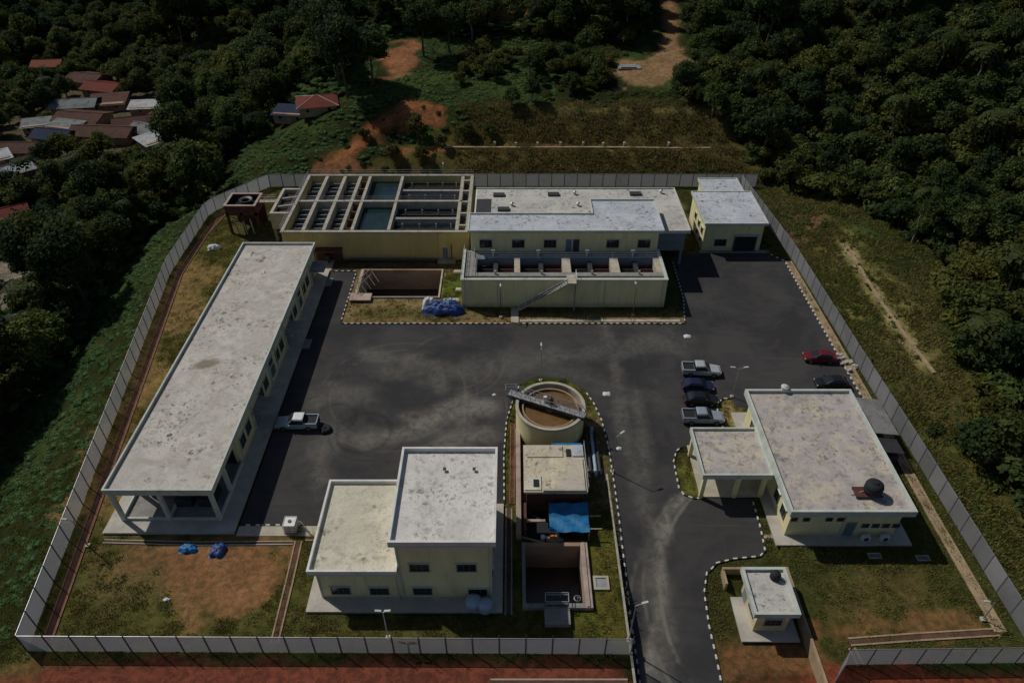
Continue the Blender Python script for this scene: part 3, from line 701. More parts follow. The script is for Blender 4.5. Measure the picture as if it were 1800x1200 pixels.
def roof(par, x0, x1, y0, y1, z, mat, th=.3, fas='trim', rh=.3, rt=.25, sides='NSEW', name='roof', rm=None):
    s = box(name, fas, par, x0, x1, y0, y1, z-rh-th, z-rh)
    box('roof_surface', mat, s, x0+rt, x1-rt, y0+rt, y1-rt, z-rh+.002, z-rh+.02)
    rimo = MB().ring(x0, x1, y0, y1, z-rh+.001, z, rt)
    rimo.build('parapet', rm or fas, s)
    return s
def downpipe(par, x, y, z0, z1): MB().tube((x, y, z0), (x, y, z1), .06, n=6).build('downpipe', 'trim', par)
def rail_line(mb, pts, h=1.0, step=1.6, r=.03):
    for a, b in zip(pts[:-1], pts[1:]):
        a = Vector(a); b = Vector(b); L = (b-a).length; n = max(1, int(L/step))
        for zz in (h, h*.55): mb.tube(a+Vector((0, 0, zz)), b+Vector((0, 0, zz)), r, n=4)
        for i in range(n+1):
            p = a+(b-a)*i/n; mb.tube(p, p+Vector((0, 0, h)), r, n=4)

# ---- A: long flat-roofed building on the west side
A = empty('long_building', 'very long flat-roofed building with open columned bay, left side of the yard', 'building', (-38, 74, 0))
box('plinth', 'apron_concrete', A, -44.5, -30.35, 47.5, 99.9, 0, .3)
box('floor_edge', 'pale_concrete', A, -44.7, -44.5, 47.5, 99.9, 0, .24)
box('wall', 'cream_wall', A, -43.1, -32.3, 57.6, 99.2, .3, 5.0)
roof(A, -43.5, -31.8, 48.9, 99.7, 5.75, 'roof_long', .35, 'trim', .42, .2)
for x in (-43.0, -37.9, -32.35):
    for y in (49.3, 57.2):
        if y > 50 and x != -37.9: continue
        box('column', 'trim', A, x-.2, x+.2, y-.2, y+.2, .3, 5.05)
for y in (53.2,):
    for x in (-43.0, -32.35): box('column', 'trim', A, x-.2, x+.2, y-.2, y+.2, .3, 5.05)
box('beam', 'trim', A, -43.2, -32.15, 49.12, 49.42, 4.6, 5.07)
box('beam', 'trim', A, -43.15, -42.85, 49.42, 57.6, 4.6, 5.07); box('beam', 'trim', A, -32.5, -32.2, 49.42, 57.6, 4.6, 5.07)
box('low_wall', 'trim', A, -43.15, -42.95, 49.5, 57.6, .3, .75); box('low_wall', 'trim', A, -32.4, -32.2, 49.5, 57.6, .3, .75)
box('low_wall', 'trim', A, -42.8, -32.6, 49.2, 49.4, .3, .62); box('low_wall', 'trim', A, -38.0, -37.8, 49.5, 57.4, .3, .7)
for x, y in ((-40.6, 53.2), (-38.9, 55.4)):
    mb = MB(); mb.lathe((x, y, .3), [(1.0, 0), (1.0, 1.7), (.6, 2.05), (.15, 2.15)], 18); mb.build('storage_drum', 'dark_steel', A)
box('bay_shade_panel', 'plastic_black', A, -42.4, -38.6, 57.52, 57.598, .32, 4.2); box('bay_shade_panel', 'plastic_black', A, -37.2, -33.0, 57.52, 57.598, .32, 4.2)  # black sheets on the back wall paint the deep shade of the open bay
box('bay_floor', 'concrete', A, -42.9, -32.5, 49.5, 57.5, .301, .32)  # floor kept darker than the apron, bay shade put into its colour
for x in (-36.9, -34.4):
    MB().box(x-.9, x+.9, 51.0, 53.4, .32, 1.5).box(x-.5, x+.5, 51.4, 52.6, 1.501, 2.1).build('added_dark_unit', 'dark_steel', A)  # dark equipment added to blacken the inside of the bay
y = 59.2; k = 0
while y < 98:
    window(A, 'E', -32.3, y, 2.6, 1.3, 1.6, 2)
    window(A, 'E', -32.3, y+2.2, 2.6, 1.3, 1.6, 2)
    box('pilaster', 'trim', A, -32.298, -32.1, y+3.9, y+4.2, .3, 5.0)
    if k % 2 == 0:
        door(A, 'E', -32.3, y+5.3, .3, 1.8, 2.3, two=True)
        cpy = box('canopy', 'concrete', A, -32.298, -29.9, y+3.9, y+7.0, 2.95, 3.10)
        for s_ in (4.3, 6.6): MB().tube((-30.5, y+s_, 3.0), (-32.28, y+s_, 3.9), .03, n=4).build('tie_rod', 'steel', cpy)
        box('ramp', 'concrete', A, -30.34, -29.3, y+4.3, y+6.4, 0.012, .2)
    else:
        window(A, 'E', -32.3, y+5.3, 3.6, 1.2, .7, 2); 
        v = box('louvre_panel', 'louvre', A, -32.298, -32.22, y+4.7, y+6.1, 1.2, 2.7)
        for j in range(7): box('slat', 'louvre', v, -32.22, -32.16, y+4.75, y+6.05, 1.3+j*.2, 1.38+j*.2)
    y += 8.0; k += 1
for y in (58.0, 74.6, 90.6): downpipe(A, -32.2, y, .3, 5)
window(A, 'N', 99.2, -38, 2.6)
for y in range(60, 98, 6): window(A, 'W', -43.1, y, 2.8, 1.5, 1.2, 3)

# ---- B: two-storey block with a lower wing
B = empty('chemical_house', 'cream two-storey block with pale roof and a lower wing on its left', 'building', (-10, 45, 0))
box('apron', 'apron_concrete', B, -20.4, -.95, 38.2, 51.5, 0, .28)
box('wall', 'cream_wall', B, -19.1, -11.02, 39.8, 50.1, .28, 5.0)
box('wall', 'cream_wall', B, -11.0, -2.0, 39.8, 50.8, .28, 9.4)
roof(B, -19.65, -11.02, 39.2, 50.5, 5.6, 'roof_cream', .26, 'trim', .48, .22, rm='white_trim')
roof(B, -11.45, -1.5, 39.35, 51.15, 10.0, 'roof_white', .24, 'trim', .55, .24, rm='white_trim')
box('fascia_band', 'trim', B, -19.5, -11.04, 39.35, 39.79, 4.78, 4.99); box('fascia_band', 'trim', B, -11.3, -1.65, 39.5, 39.79, 9.1, 9.35)
for (px, py) in ((737, 997), (820, 997), (743, 1038), (840, 1040), (599, 1037), (667, 1038)):
    x, z = WY(px, py, 39.8); window(B, 'S', 39.8, x, z+.1, 1.7, 1.15, 3)
for yy in (42, 45, 48):
    window(B, 'E', -2.0, yy, 2.4, 1.5, 1.2, 3); window(B, 'W', -19.1, yy, 2.6, 1.4, 1.1, 3)
for x in (-17.5, -14): window(B, 'N', 50.1, x, 2.6)
for x in (-8.5, -4.5): window(B, 'N', 50.8, x, 6.8)
door(B, 'N', 50.8, -6.5, .28, 1.8, 2.4, two=True)
for x in (-18.95, -11.3, -10.8, -2.15): downpipe(B, x, 39.72, .28, 5.0 if x < -11 else 9.3)
for i in range(2): MB().box(-7+i*3, -6.7+i*3, 48.2, 48.5, 9.705, 9.85).build('vent_cap', 'dark_steel', B)
# two round tanks by the wall
for (px, py, s, lab) in ((833, 1060, .82, 'pale blue round tank by the bottom wall, the left and larger of the pair'), (853, 1066, .74, 'pale blue round tank by the bottom wall, the right and smaller of the pair')):
    x, y_ = P(px, py, .6); y_ = min(y_, 39.0)
    t_ = empty('water_tank', lab, 'tank', (x, y_, .28), 'pale blue tanks beside the two-storey block')
    MB().lathe((x, y_, .28), [(s*.92, 0), (s, .12), (s, .75), (s*.94, .95), (s*.6, 1.18), (s*.22, 1.27)], 24).build('tank_body', 'pale_blue', t_, smooth=True)
    MB().lathe((x, y_, 1.53), [(s*.26, 0), (s*.26, .09), (s*.1, .12)], 14).build('lid', 'pale_blue', t_)
    MB().tube((x+s*.8, y_-.3, .5), (x+s*1.15, y_-.5, .3), .04, n=6).build('outlet_pipe', 'steel', t_)

# ---- C: raised settling basins
Cc = empty('settling_tank_block', 'raised concrete block of open water basins with an ochre front wall, top left', 'water tank', (-23, 114, 0))
ZR = 5.5
XW, XE, YS, YN = -38.4, -7.3, 103.6, 124.9
MB().ring(XW, XE, YS, YN, 0, ZR-.22, .52).build('wall', 'ochre_wall', Cc)
rim(Cc, XW-.15, XE+.1, YS-.2, YN+.15, ZR-.22, ZR, .6, 'weathered_concrete', 'rim')
box('basin_floor', 'brown_concrete', Cc, XW+.5, XE-.5, YS+.55, YN-.55, 3.0, 3.2)
YM = 114.4
for x in (-34.8, -31.4, -28.5, -26.7, -20.6, -9.2):
    box('divider_wall', 'weathered_concrete', Cc, x-.26 if x > -28 and x < -15 else x-.32, x+.26, YS+.56, YM-.3, 3.2, ZR-.02)
    box('divider_wall', 'weathered_concrete', Cc, x-.26 if x > -28 and x < -15 else x-.32, x+.26, YM+.3, YN-.58, 3.2, ZR-.02)
box('divider_wall', 'weathered_concrete', Cc, XW+.58, -9.2, YM-.3, YM+.3, 3.2, ZR-.01)
for (x0, x1) in ((-26.42, -20.88),):
    box('water', 'water_teal', Cc, x0, x1, YS+.56, YM-.31, 3.25, 4.3); box('water', 'water_teal', Cc, x0, x1, YM+.31, YN-.58, 3.25, 4.3)
for (y0, y1, yb) in ((YS+.56, YM-.31, 108.9), (YM+.31, YN-.58, 119.4)):
    box('water', 'water_dark', Cc, -20.32, -9.54, y0, y1, 3.25, 4.0)
    box('launder', 'concrete', Cc, -20.32, -9.54, yb-.35, yb+.35, 4.6, 5.05)
    for ys in ((y0+yb)/2, (y1+yb)/2):
        box('launder', 'dark_steel', Cc, -20.3, -9.56, ys-.1, ys+.1, 4.02, 4.3)
        for x in (-18.6, -15.7, -12.9, -10.4):
            MB().tube((x, ys, 4.0), (x, ys, 5.3), .11, n=8).build('riser_pipe', 'steel', Cc)
xs = [XW+.5, -35.12, -34.54, -31.72, -31.14, -28.82]
for i in range(0, 6, 2):
    for (y0, y1) in ((YS+.56, YM-.31), (YM+.31, YN-.58)):
        box('water', 'water_dark', Cc, xs[i], xs[i+1], y0, y1, 3.25, 3.9)
        for j in range(6):
            yy = y0+(j+.5)*(y1-y0)/6
            box('baffle', 'grey_wall', Cc, xs[i]+(.02 if j % 2 else .5), xs[i+1]-(.5 if j % 2 else .02), yy-.08, yy+.08, 3.9, 4.25+.1*(j % 2))
box('channel_water', 'water_murk', Cc, -28.22, -27.04, YS+.58, YN-.6, 3.25, 4.4)
for j in range(7): box('gate_plate', 'rust', Cc, -28.2, -27.05, YS+1.5+j*2.9, YS+1.65+j*2.9, 4.4, 5.2)
box('channel_floor', 'dark_steel', Cc, -8.92, XE-.52, YS+.6, YN-.6, 4.3, 4.4)
for j in range(5): box('cross_beam', 'pale_concrete', Cc, -8.93, XE-.51, YS+2+j*4.2, YS+2.4+j*4.2, 4.9, ZR-.02)
mb = MB(); rail_line(mb, [(XW, YS, ZR), (XW, YN, ZR), (XE, YN, ZR)], 1.0, 2.2); mb.build('handrail', 'steel', Cc)
mb = MB(); rail_line(mb, [(-37.8, YM, ZR), (-9, YM, ZR)], .9, 2.6, .025); mb.build('handrail', 'steel', Cc)
# inlet chamber at the west end
mb = MB(); mb.box(-41.9, XW-.16, 109.6, 110.1, 2.5, 5.6); mb.box(-41.9, XW-.16, 118.6, 119.1, 2.5, 5.6); mb.box(-41.9, -41.4, 110.1, 118.6, 2.5, 5.6); mb.box(-41.4, XW-.16, 110.1, 118.6, 2.5, 2.7)
ch = mb.build('inlet_chamber', 'pale_concrete', Cc)
box('water', 'water_murk', ch, -41.38, XW-.18, 110.12, 118.58, 2.75, 4.8)
for y in (112.6, 115.6): MB().bar((-41.4, y, 5.2), (-38.6, y+.8, 5.2), .5, .3).build('cross_beam', 'concrete', ch)
for (x, y) in ((-41.6, 110), (-41.6, 118.8)): box('leg', 'concrete', Cc, x-.25, x+.25, y-.25, y+.25, 0, 2.5)
# front details
hut = box('pump_shelter', 'red_steel', Cc, -33.4, -28.6, 102.0, 103.58, 2.3, 2.5)
box('back_panel', 'red_steel', hut, -33.2, -28.8, 103.3, 103.55, 0, 2.3)
for x in (-33.2, -29.0): box('leg', 'dark_steel', hut, x, x+.15, 102.05, 102.2, 0, 2.3)
MB().tube((-31.2, 102.8, .2), (-31.2, 102.8, 1.5), .45, n=12).build('pump', 'dark_steel', hut)
door(Cc, 'S', YS, -11.3, .4, .9, 2.0, 'louvre')
box('landing', 'concrete', Cc, -12.6, -9.6, 102.2, YS-.002, 0, .4)
MB().tube((-10.2, 103.2, .4), (-10.2, 103.2, 3.2), .12, n=8).build('riser_pipe', 'rust', Cc)
MB().tube((-28, 102.9, .35), (-13, 102.9, .35), .2, n=8).build('pipe', 'dark_steel', Cc)
for x in (-33.5, -22.5, -17, -12.2): box('buttress', 'ochre_wall', Cc, x-.15, x+.15, YS-.12, YS-.003, 0, 5.1)

# ---- D: filter building with open filter cells in front
D = empty('filter_building', 'filter building with flat stepped roofs and four open cells behind a high front wall', 'building', (8, 105, 0))
box('wall', 'cream_wall', D, -6.6, 23.3, 98.6, 103.2, 0, 8.3)
box('wall', 'cream_wall', D, 13.4, 23.3, 103.22, 108.0, 0, 8.3)
box('wall', 'cream_wall', D, -6.0, 13.38, 103.22, 112.6, 0, 6.28)
box('wall', 'cream_wall', D, -6.0, 28.5, 112.62, 116.2, 0, 6.2)
box('wall', 'grey_wall', D, 23.32, 28.5, 102.0, 112.6, 2.8, 6.2)
for x in (23.6, 28.2): box('column', 'grey_wall', D, x-.2, x+.2, 102.05, 102.45, 0, 2.8)
box('beam', 'grey_wall', D, 23.4, 28.4, 101.9, 101.99, 4.3, 4.5)
MB().box(-7.0, 24.0, 98.1, 103.6, 8.3, 8.72).build('roof', 'trim', D)
MB().box(13.05, 24.0, 103.6, 108.4, 8.3, 8.72).build('roof', 'trim', D)
MB().prism([(-6.8, 98.3), (23.8, 98.3), (23.8, 108.2), (13.25, 108.2), (13.25, 103.4), (-6.8, 103.4)], 8.721, 8.74).build('roof_surface', 'roof_blue', D)
prm = MB()
prm.box(-7, 24, 98.1, 98.3, 8.72, 8.8); prm.box(-7, -6.8, 98.3, 103.6, 8.72, 8.86); prm.box(-6.8, 13.25, 103.4, 103.6, 8.72, 9.0)
prm.box(13.05, 13.25, 103.6, 108.4, 8.72, 9.0); prm.box(13.25, 23.8, 108.2, 108.4, 8.72, 9.0); prm.box(23.8, 24, 98.3, 108.4, 8.72, 8.86)
prm.build('parapet', 'trim', D)
MB().box(-6.4, 13.0, 103.65, 116.7, 6.3, 6.7).build('roof', 'white_trim', D); MB().box(13.02, 24.02, 108.45, 116.7, 6.3, 6.7).build('roof', 'white_trim', D)
MB().box(24.04, 29.1, 101.5, 116.7, 6.3, 6.7).build('roof', 'white_trim', D)
rf = MB().prism([(-6.2, 103.7), (13.0, 103.7), (13.0, 108.5), (24.1, 108.5), (24.1, 101.7), (28.9, 101.7), (28.9, 116.5), (-6.2, 116.5)], 6.702, 6.72).build('roof_surface', 'roof_grey', D)
prm = MB(); prm.box(-6.4, 29.1, 116.52, 116.7, 6.7, 6.95); prm.box(28.92, 29.1, 101.5, 116.5, 6.7, 6.95); prm.box(24.1, 28.9, 101.5, 101.68, 6.7, 6.85); prm.build('parapet', 'trim', D)
box('roof_opening', 'dark_steel', D, -6.15, -3.6, 104.2, 112.6, 6.722, 6.78)
for (px, py) in ((877, 342), (885, 367), (973, 341), (1117, 340)):
    x, y_ = P(px, py, 6.9); box('roof_hatch', 'dark_steel', D, x-1.0, x+1.0, y_-.6, y_+.5, 6.722, 7.05)
for (px, py) in ((1010, 340), (1162, 338), (1016, 360), (900, 360)):
    x, y_ = P(px, py, 6.9); MB().lathe((x, y_, 6.72), [(.22, 0), (.22, .5), (.35, .55), (.05, .75)], 10).build('roof_vent', 'steel', D)
for (px, py) in ((854, 428), (911, 428), (967, 428), (1077, 428), (1132, 428)):
    x, z = WY(px, py, 98.6); window(D, 'S', 98.6, x, z, 1.8, 1.3, 3)
x, z = WY(1012, 440, 98.6); door(D, 'S', 98.6, x, 4.72, 1.0, 2.2, 'dark_steel')
door(D, 'S', 98.6, x-1.2, 4.72, .9, 2.2, 'louvre')
# filter cells
fw = MB()
fw.box(-7.75, 23.6, 89.8, 90.15, 0, 5.05); fw.box(-7.75, -7.4, 90.15, 98.58, 0, 5.05); fw.box(23.25, 23.6, 90.15, 98.58, 0, 5.05)
fwo = fw.build('cell_wall', 'cream_wall', D)
cp = MB(); cp.box(-7.8, 23.68, 89.72, 90.2, 5.052, 5.16); cp.box(-7.8, -7.35, 90.2, 98.58, 5.052, 5.16); cp.box(23.2, 23.68, 90.2, 98.58, 5.052, 5.16); cp.build('coping', 'trim', fwo)
box('gutter', 'plastic_black', D, -7.38, 23.2, 90.16, 91.1, 2.0, 2.9)
box('walkway', 'concrete', D, -5.9, 23.2, 91.12, 92.1, 2.2, 4.9)
box('walkway', 'concrete', D, -7.38, -5.9, 91.12, 98.58, 3.5, 4.88)
box('walkway', 'grey_wall', D, -5.88, 23.2, 96.3, 98.58, 3.5, 4.7)
for (a, b_) in ((.35, 1.25), (7.85, 9.15), (15.4, 16.7), (22.3, 23.2)): box('divider_wall', 'pale_concrete', D, a, b_, 92.11, 96.28, 3.5, 4.92)
box('divider_wall', 'concrete', D, -5.88, -5.5, 92.11, 96.28, 3.5, 4.9)
box('cell_floor', 'dark_steel', D, -5.88, 23.2, 92.11, 96.28, 2.2, 2.5)
for (a, b_) in ((-5.48, .33), (1.27, 7.83), (9.17, 15.38), (16.72, 22.28)):
    box('water', 'water_murk', D, a, b_, 92.12, 96.27, 2.52, 3.3)
    m2 = (a+b_)/2
    box('wash_trough', 'dark_steel', D, m2-.35, m2+.35, 92.13, 96.26, 3.5, 4.3)
    for j in range(4): box('lateral_trough', 'dark_steel', D, a+.1, m2-.36, 92.8+j*.95, 92.98+j*.95, 3.5, 3.75)
    for j in range(4): box('lateral_trough', 'red_steel', D, m2+.36, b_-.1, 92.8+j*.95, 92.98+j*.95, 3.5, 3.75)
    v = MB().tube((m2-.4, 96.6, 4.7), (m2-.4, 96.6, 6.0), .12, n=8).build('valve_stand', 'white_paint', D)
    MB().tube((m2-.7, 96.6, 6.02), (m2-.1, 96.6, 6.02), .2, n=10).build('hand_wheel', 'steel', v)
    w2 = MB().tube((m2, 91.7, 4.9), (m2, 91.7, 5.5), .18, n=8).build('valve_stand', 'steel', D)
MB().tube((-5, 96.35, 5.0), (23, 96.35, 5.0), .09, n=6).build('pipe', 'pale_blue', D)
mb = MB(); rail_line(mb, [(-5.8, 96.25, 4.9), (23.1, 96.25, 4.9)], 1.0, 1.8, .03); rail_line(mb, [(-7.6, 90.0, 5.16), (-7.6, 98.5, 5.16)], 1.0, 1.4, .035); rail_line(mb, [(-6.0, 91.2, 4.9), (-6.0, 98.5, 4.9)], 1.0, 1.4, .035)
mb.build('handrail', 'steel', D)
# outside stair on the front wall
st = empty('stair', 'x', 'x', (4.5, 89.3, 0)); del st['label']; del st['category']; st.parent = D; st.location = Vector((4.5, 89.3, 0))-D.location
def build_at(mb, name, mat, par): return mb.build(name, mat, par)
N = 22; xa, xb = 1.0, 8.3; z0, z1 = .15, 4.95
for i in range(N):
    f0 = i/N; x = xa+(xb-xa)*f0; z = z0+(z1-z0)*(i+1)/N
    box('step', 'concrete', st, x, x+.33, 88.75, 89.65, z-.14, z)
for yy in (88.7, 89.7): MB().bar((xa-.1, yy, .1), (xb+.1, yy, z1-.05), .08, .3).build('stringer', 'pale_concrete', st)
mb = MB()
for yy in (88.7,):
    for zz in (.55, 1.0): mb.tube((xa, yy, z0+zz), (xb, yy, z1+zz), .03, n=5)
    for i in range(8): t = i/7; mb.tube((xa+(xb-xa)*t, yy, z0+(z1-z0)*t), (xa+(xb-xa)*t, yy, z0+(z1-z0)*t+1), .03, n=5)
mb.build('handrail', 'white_paint', st)
box('landing', 'pale_concrete', st, 8.32, 9.7, 88.7, 91.1, 4.85, 5.17)
box('landing_leg', 'concrete', st, 9.45, 9.65, 88.75, 88.95, 0, 4.84)
mb = MB(); rail_line(mb, [(9.7, 91, 5.17), (9.7, 88.7, 5.17), (8.35, 88.7, 5.17)], 1.0, .8, .035); mb.build('handrail', 'white_paint', st)
for x in (-7.2, -2.2, 14.2, 23.0): downpipe(D, x, 89.72, 0, 5)
door(D, 'E', 23.6, 94, 0, 1, 2.1)

# ---- E: small building at the top right
E_ = empty('workshop_building', 'cream garage building with dark opening and smaller rear annex, top right of the yard', 'building', (38, 112, 0))
box('wall', 'cream_wall', E_, 32.9, 42.9, 106.5, 117.4, 0, 5.2)
box('wall', 'cream_wall', E_, 35.4, 42.2, 117.42, 123.8, 0, 4.7)
roof(E_, 32.5, 43.3, 105.8, 117.7, 5.75, 'roof_blue', .3, 'trim', .14, .18)
roof(E_, 35.1, 42.5, 117.75, 124.2, 5.2, 'roof_blue', .3, 'trim', .14, .18)
x, z = WY(1266, 426, 106.5); window(E_, 'S', 106.5, x, z, 1.9, 1.2, 3)
g = box('garage_opening', 'frame_dark', E_, 38.2, 42.1, 106.3, 106.498, 0.02, 3.1)
box('opening_shade', 'plastic_black', g, 38.4, 41.9, 106.25, 106.299, 0.02, 2.95)  # black sheet painting the shaded inside of the garage opening
box('canopy', 'trim', E_, 38.0, 42.3, 105.9, 106.49, 3.15, 3.3)
for y in (108.2, 110.6, 113.4): window(E_, 'W', 32.9, y, 3.2, 1.0, 1.1, 2)
for y in (108.5, 111.2): window(E_, 'W', 32.9, y, 1.4, .8, .7, 2)
window(E_, 'W', 35.4, 120.5, 3.0, 1.0, 1.0, 2)
window(E_, 'E', 42.9, 111, 3)

# ---- F: office with porch canopy
F_ = empty('office_building', 'wide flat-roofed office with a square entrance canopy, right side of the yard', 'building', (35, 56, 0))
box('apron', 'apron_concrete', F_, 28.4, 43.0, 46.0, 66.3, 0, .22)
box('wall', 'cream_wall', F_, 29.6, 41.4, 47.3, 64.4, .22, 4.5)
roof(F_, 28.9, 42.0, 46.4, 65.15, 5.35, 'roof_office', .42, 'trim', .42, .30)
box('fascia_band', 'grey_wall', F_, 29.15, 41.8, 46.75, 47.28, 4.2, 4.5)
roof(F_, 21.1, 28.88, 52.05, 59.4, 4.5, 'roof_office', .35, 'trim', .35, .22, name='canopy_roof')
for (x, y) in ((21.6, 52.6), (21.6, 58.9), (25.4, 52.6), (25.4, 58.9), (28.4, 52.7)): box('column', 'cream_wall', F_, x-.22, x+.22, y-.22, y+.22, .14, 3.8)
for (px, py) in ((1396, 911), (1418, 911), (1458, 911), (1478, 911)):
    x, z = WY(px, py, 47.3); window(F_, 'S', 47.3, x, z-.1, .55, .4, 1, sill=False)
for (px, py) in ((1521, 923), (1539, 923), (1557, 923), (1575, 923)):
    x, z = WY(px, py, 47.3); window(F_, 'S', 47.3, x, z, .6, .45, 1, sill=False)
x, z = WY(1492, 930, 47.3); door(F_, 'S', 47.3, x, .22, 1.1, 2.2, 'louvre')
x, z = WY(1477, 930, 47.3); downpipe(F_, x, 47.2, .22, 4.5)
for yy, wd in ((49.0, 1.1), (51.2, 1.1), (61.5, 1.6)): window(F_, 'W', 29.6, yy, 2.2, wd, 1.5, 2)
door(F_, 'W', 29.6, 55.8, .22, 2.4, 2.4, 'glass', two=True)
for yy in (50, 54, 58, 62): window(F_, 'E', 41.4, yy, 2.5, 1.6, 1.2, 3)
for px, py, lab in ((1537, 977, 'pale drain grate on the lawn in the office shadow, left of the two'), (1622, 981, 'pale drain grate at the corner of the office shadow, right of the two')):
    x, y_ = P(px, py); dc = empty('drain_grate', lab, 'drain cover', (x, y_, 0), 'drain grates on the lawn')
    MB().ring(x-.7, x+.7, y_-.35, y_+.35, 0, .12, .12).build('rim', 'weathered_concrete', dc)
    for i in range(5): box('bar', 'steel', dc, x-.5+i*.22, x-.42+i*.22, y_-.22, y_+.22, 0.02, .09)
for px in (1524, 1558):
    x, y_ = P(px, 950, .6); a = box('condenser_unit', 'white_paint', F_, x-.45, x+.45, 46.45, 46.85, .25, .95)
    MB().tube((x, 46.44, .6), (x, 46.40, .6), .28, n=14).build('fan_grille', 'dark_steel', a)
for x in (31, 35, 39): window(F_, 'N', 64.4, x, 2.4)
MB().lathe((33.8, 65.2, 5.35), [(.45, 0), (.5, .35), (.2, .55)], 12).build('roof_vent', 'trim', F_)
# roof tank
x, y_ = 38.3, 49.1
t_ = empty('roof_tank', 'black domed water tank standing on the office roof', 'tank', (x, y_, 4.95))
MB().lathe((x, y_, 5.3), [(.86, 0), (.92, .08), (.9, .4), (.95, .46), (.9, .52), (.9, .85), (.95, .91), (.9, .97), (.86, 1.2), (.55, 1.36), (.25, 1.4)], 24).build('tank_body', 'plastic_black', t_, smooth=True)
MB().lathe((x, y_, 6.7), [(.3, 0), (.3, .1), (.1, .14)], 12).build('lid', 'plastic_black', t_)
box('stand', 'red_steel', t_, x-1.9, x+.9, y_-.7, y_+.7, 5.15, 5.28)
for dx in (-1.8, .8):
    for dy in (-.6, .6): box('leg', 'rust', t_, x+dx-.05, x+dx+.05, y_+dy-.05, y_+dy+.05, 4.96, 5.15)
MB().tube((x-.9, y_, 5.4), (x-2.2, y_-.2, 5.0), .05, n=6).build('pipe', 'steel', t_)
# shed
S_ = empty('lean_to_shed', 'grey corrugated lean-to shed between the office and the right fence', 'shed', (45, 62.5, 0))
mb = MB(); mb.add([(43.3, 59.8, 3.1), (46.6, 59.8, 2.7), (46.6, 66.0, 2.7), (43.3, 66.0, 3.1), (43.3, 59.8, 3.16), (46.6, 59.8, 2.76), (46.6, 66.0, 2.76), (43.3, 66.0, 3.16)], [(0, 3, 2, 1), (4, 5, 6, 7), (0, 1, 5, 4), (1, 2, 6, 5), (2, 3, 7, 6), (3, 0, 4, 7)])
mb.build('roof', 'zinc_shed', S_)
for x in (43.5, 46.4):
    for y in (60, 62.9, 65.8): box('post', 'dark_steel', S_, x-.06, x+.06, y-.06, y+.06, 0, 2.7)
mb = MB(); mb.add([(43.9, 57.2, 2.6), (46.3, 57.2, 2.3), (46.3, 59.6, 2.3), (43.9, 59.6, 2.6)], [(0, 1, 2, 3)]); mb.box(44.3, 46, 57.4, 59.4, .02, 1.6); mb.build('equipment_box', 'dark_steel', S_)

# ---- G: guardhouse
Gh = empty('guardhouse', 'small guardhouse with flat roof beside the road at the bottom right', 'building', (25, 38.5, 0))
box('apron', 'apron_concrete', Gh, 21.9, 27.6, 35.1, 42.0, 0, .2)
box('wall', 'cream_wall', Gh, 23.2, 26.4, 36.2, 40.6, .2, 3.3)
roof(Gh, 22.55, 27.0, 35.75, 40.95, 3.95, 'roof_grey', .3, 'trim', .35, .3)
window(Gh, 'S', 36.2, 24.9, 1.9, 1.5, 1.0, 3); window(Gh, 'W', 23.2, 37.6, 1.9, 1.4, 1.0, 3); door(Gh, 'W', 23.2, 39.6, .2, .9, 2.1)
window(Gh, 'E', 26.4, 38.4, 1.9, 1.4, 1.0, 3)
t_ = empty('roof_tank', 'small black water tank on the guardhouse roof', 'tank', (25.7, 39.9, 3.62))
MB().lathe((25.7, 39.9, 3.62), [(.48, 0), (.52, .08), (.5, .65), (.4, .85), (.14, .95)], 20).build('tank_body', 'plastic_black', t_, smooth=True)
MB().tube((26.2, 39.8, 3.7), (26.6, 39.4, 3.64), .04, n=6).build('pipe', 'dark_steel', t_)
gd = low(24.8, 38.4); gs = (gd[0]-24.8, gd[1]-38.4, gd[2])
for o_ in (Gh, t_): o_.location = Vector(o_.location)+Vector(gs)
gw = empty('retaining_wall', 'thin cream kerb wall bordering the guardhouse yard on two sides', 'wall', (29, 37, 0))
mb = MB(); mb.box(22.0, 28.4, 43.1, 43.35, -1.4, .15); mb.build('wall_run', 'drain_tan', gw)
MB().box(28.62, 28.86, 28, 43.35, -2.4, .18).build('wall_run', 'drain_tan', gw)
mb = MB(); mb.box(21.95, 22.2, 41.5, 43.09, -1.4, .0); mb.build('wall_run', 'drain_tan', gw)

# ---- H: round clarifier
H_ = empty('round_clarifier', 'round open concrete tank of brown water crossed by a steel walkway', 'water tank', (4.75, 63.7, 0))
cxy = (4.75, 63.7, 0); Rr = 4.25
MB().lathe(cxy, [(Rr, 0), (Rr, 3.8), (Rr-.0, 3.95)], 56, False).build('wall', 'cream_wall', H_, smooth=True)
mb = MB().lathe(cxy, [(Rr+.08, 3.7), (Rr+.08, 4.0), (Rr-.3, 4.0), (Rr-.3, 2.6)], 56, False); mb.build('rim', 'pale_concrete', H_)
mb = MB().lathe(cxy, [(3.5, 2.6), (3.5, 3.62), (3.32, 3.62), (3.32, 2.6)], 56, False); mb.build('launder_ring', 'drain_tan', H_)
mb = MB().lathe(cxy, [(3.94, 2.95), (3.51, 2.95)], 56, False); mb.build('launder_floor', 'brown_concrete', H_)
MB().lathe(cxy, [(3.31, 2.6), (3.31, 3.3)], 56, True).build('water', 'water_brown', H_)
MB().lathe(cxy, [(.55, 3.0), (.55, 3.75)], 20, True).build('feed_well', 'steel', H_)
br = empty('walkway', 'x', 'x', (4.75, 63.7, 4.1)); del br['label']; del br['category']; br.parent = H_; br.location = (0, 0, 4.1)
a = Vector((.2, 65.6, 4.12)); b_ = Vector((8.9, 61.7, 4.12)); d = (b_-a).normalized(); nrm = Vector((-d.y, d.x, 0))
MB().bar(a-d*.6, b_, 1.0, .16).build('deck', 'steel', br)
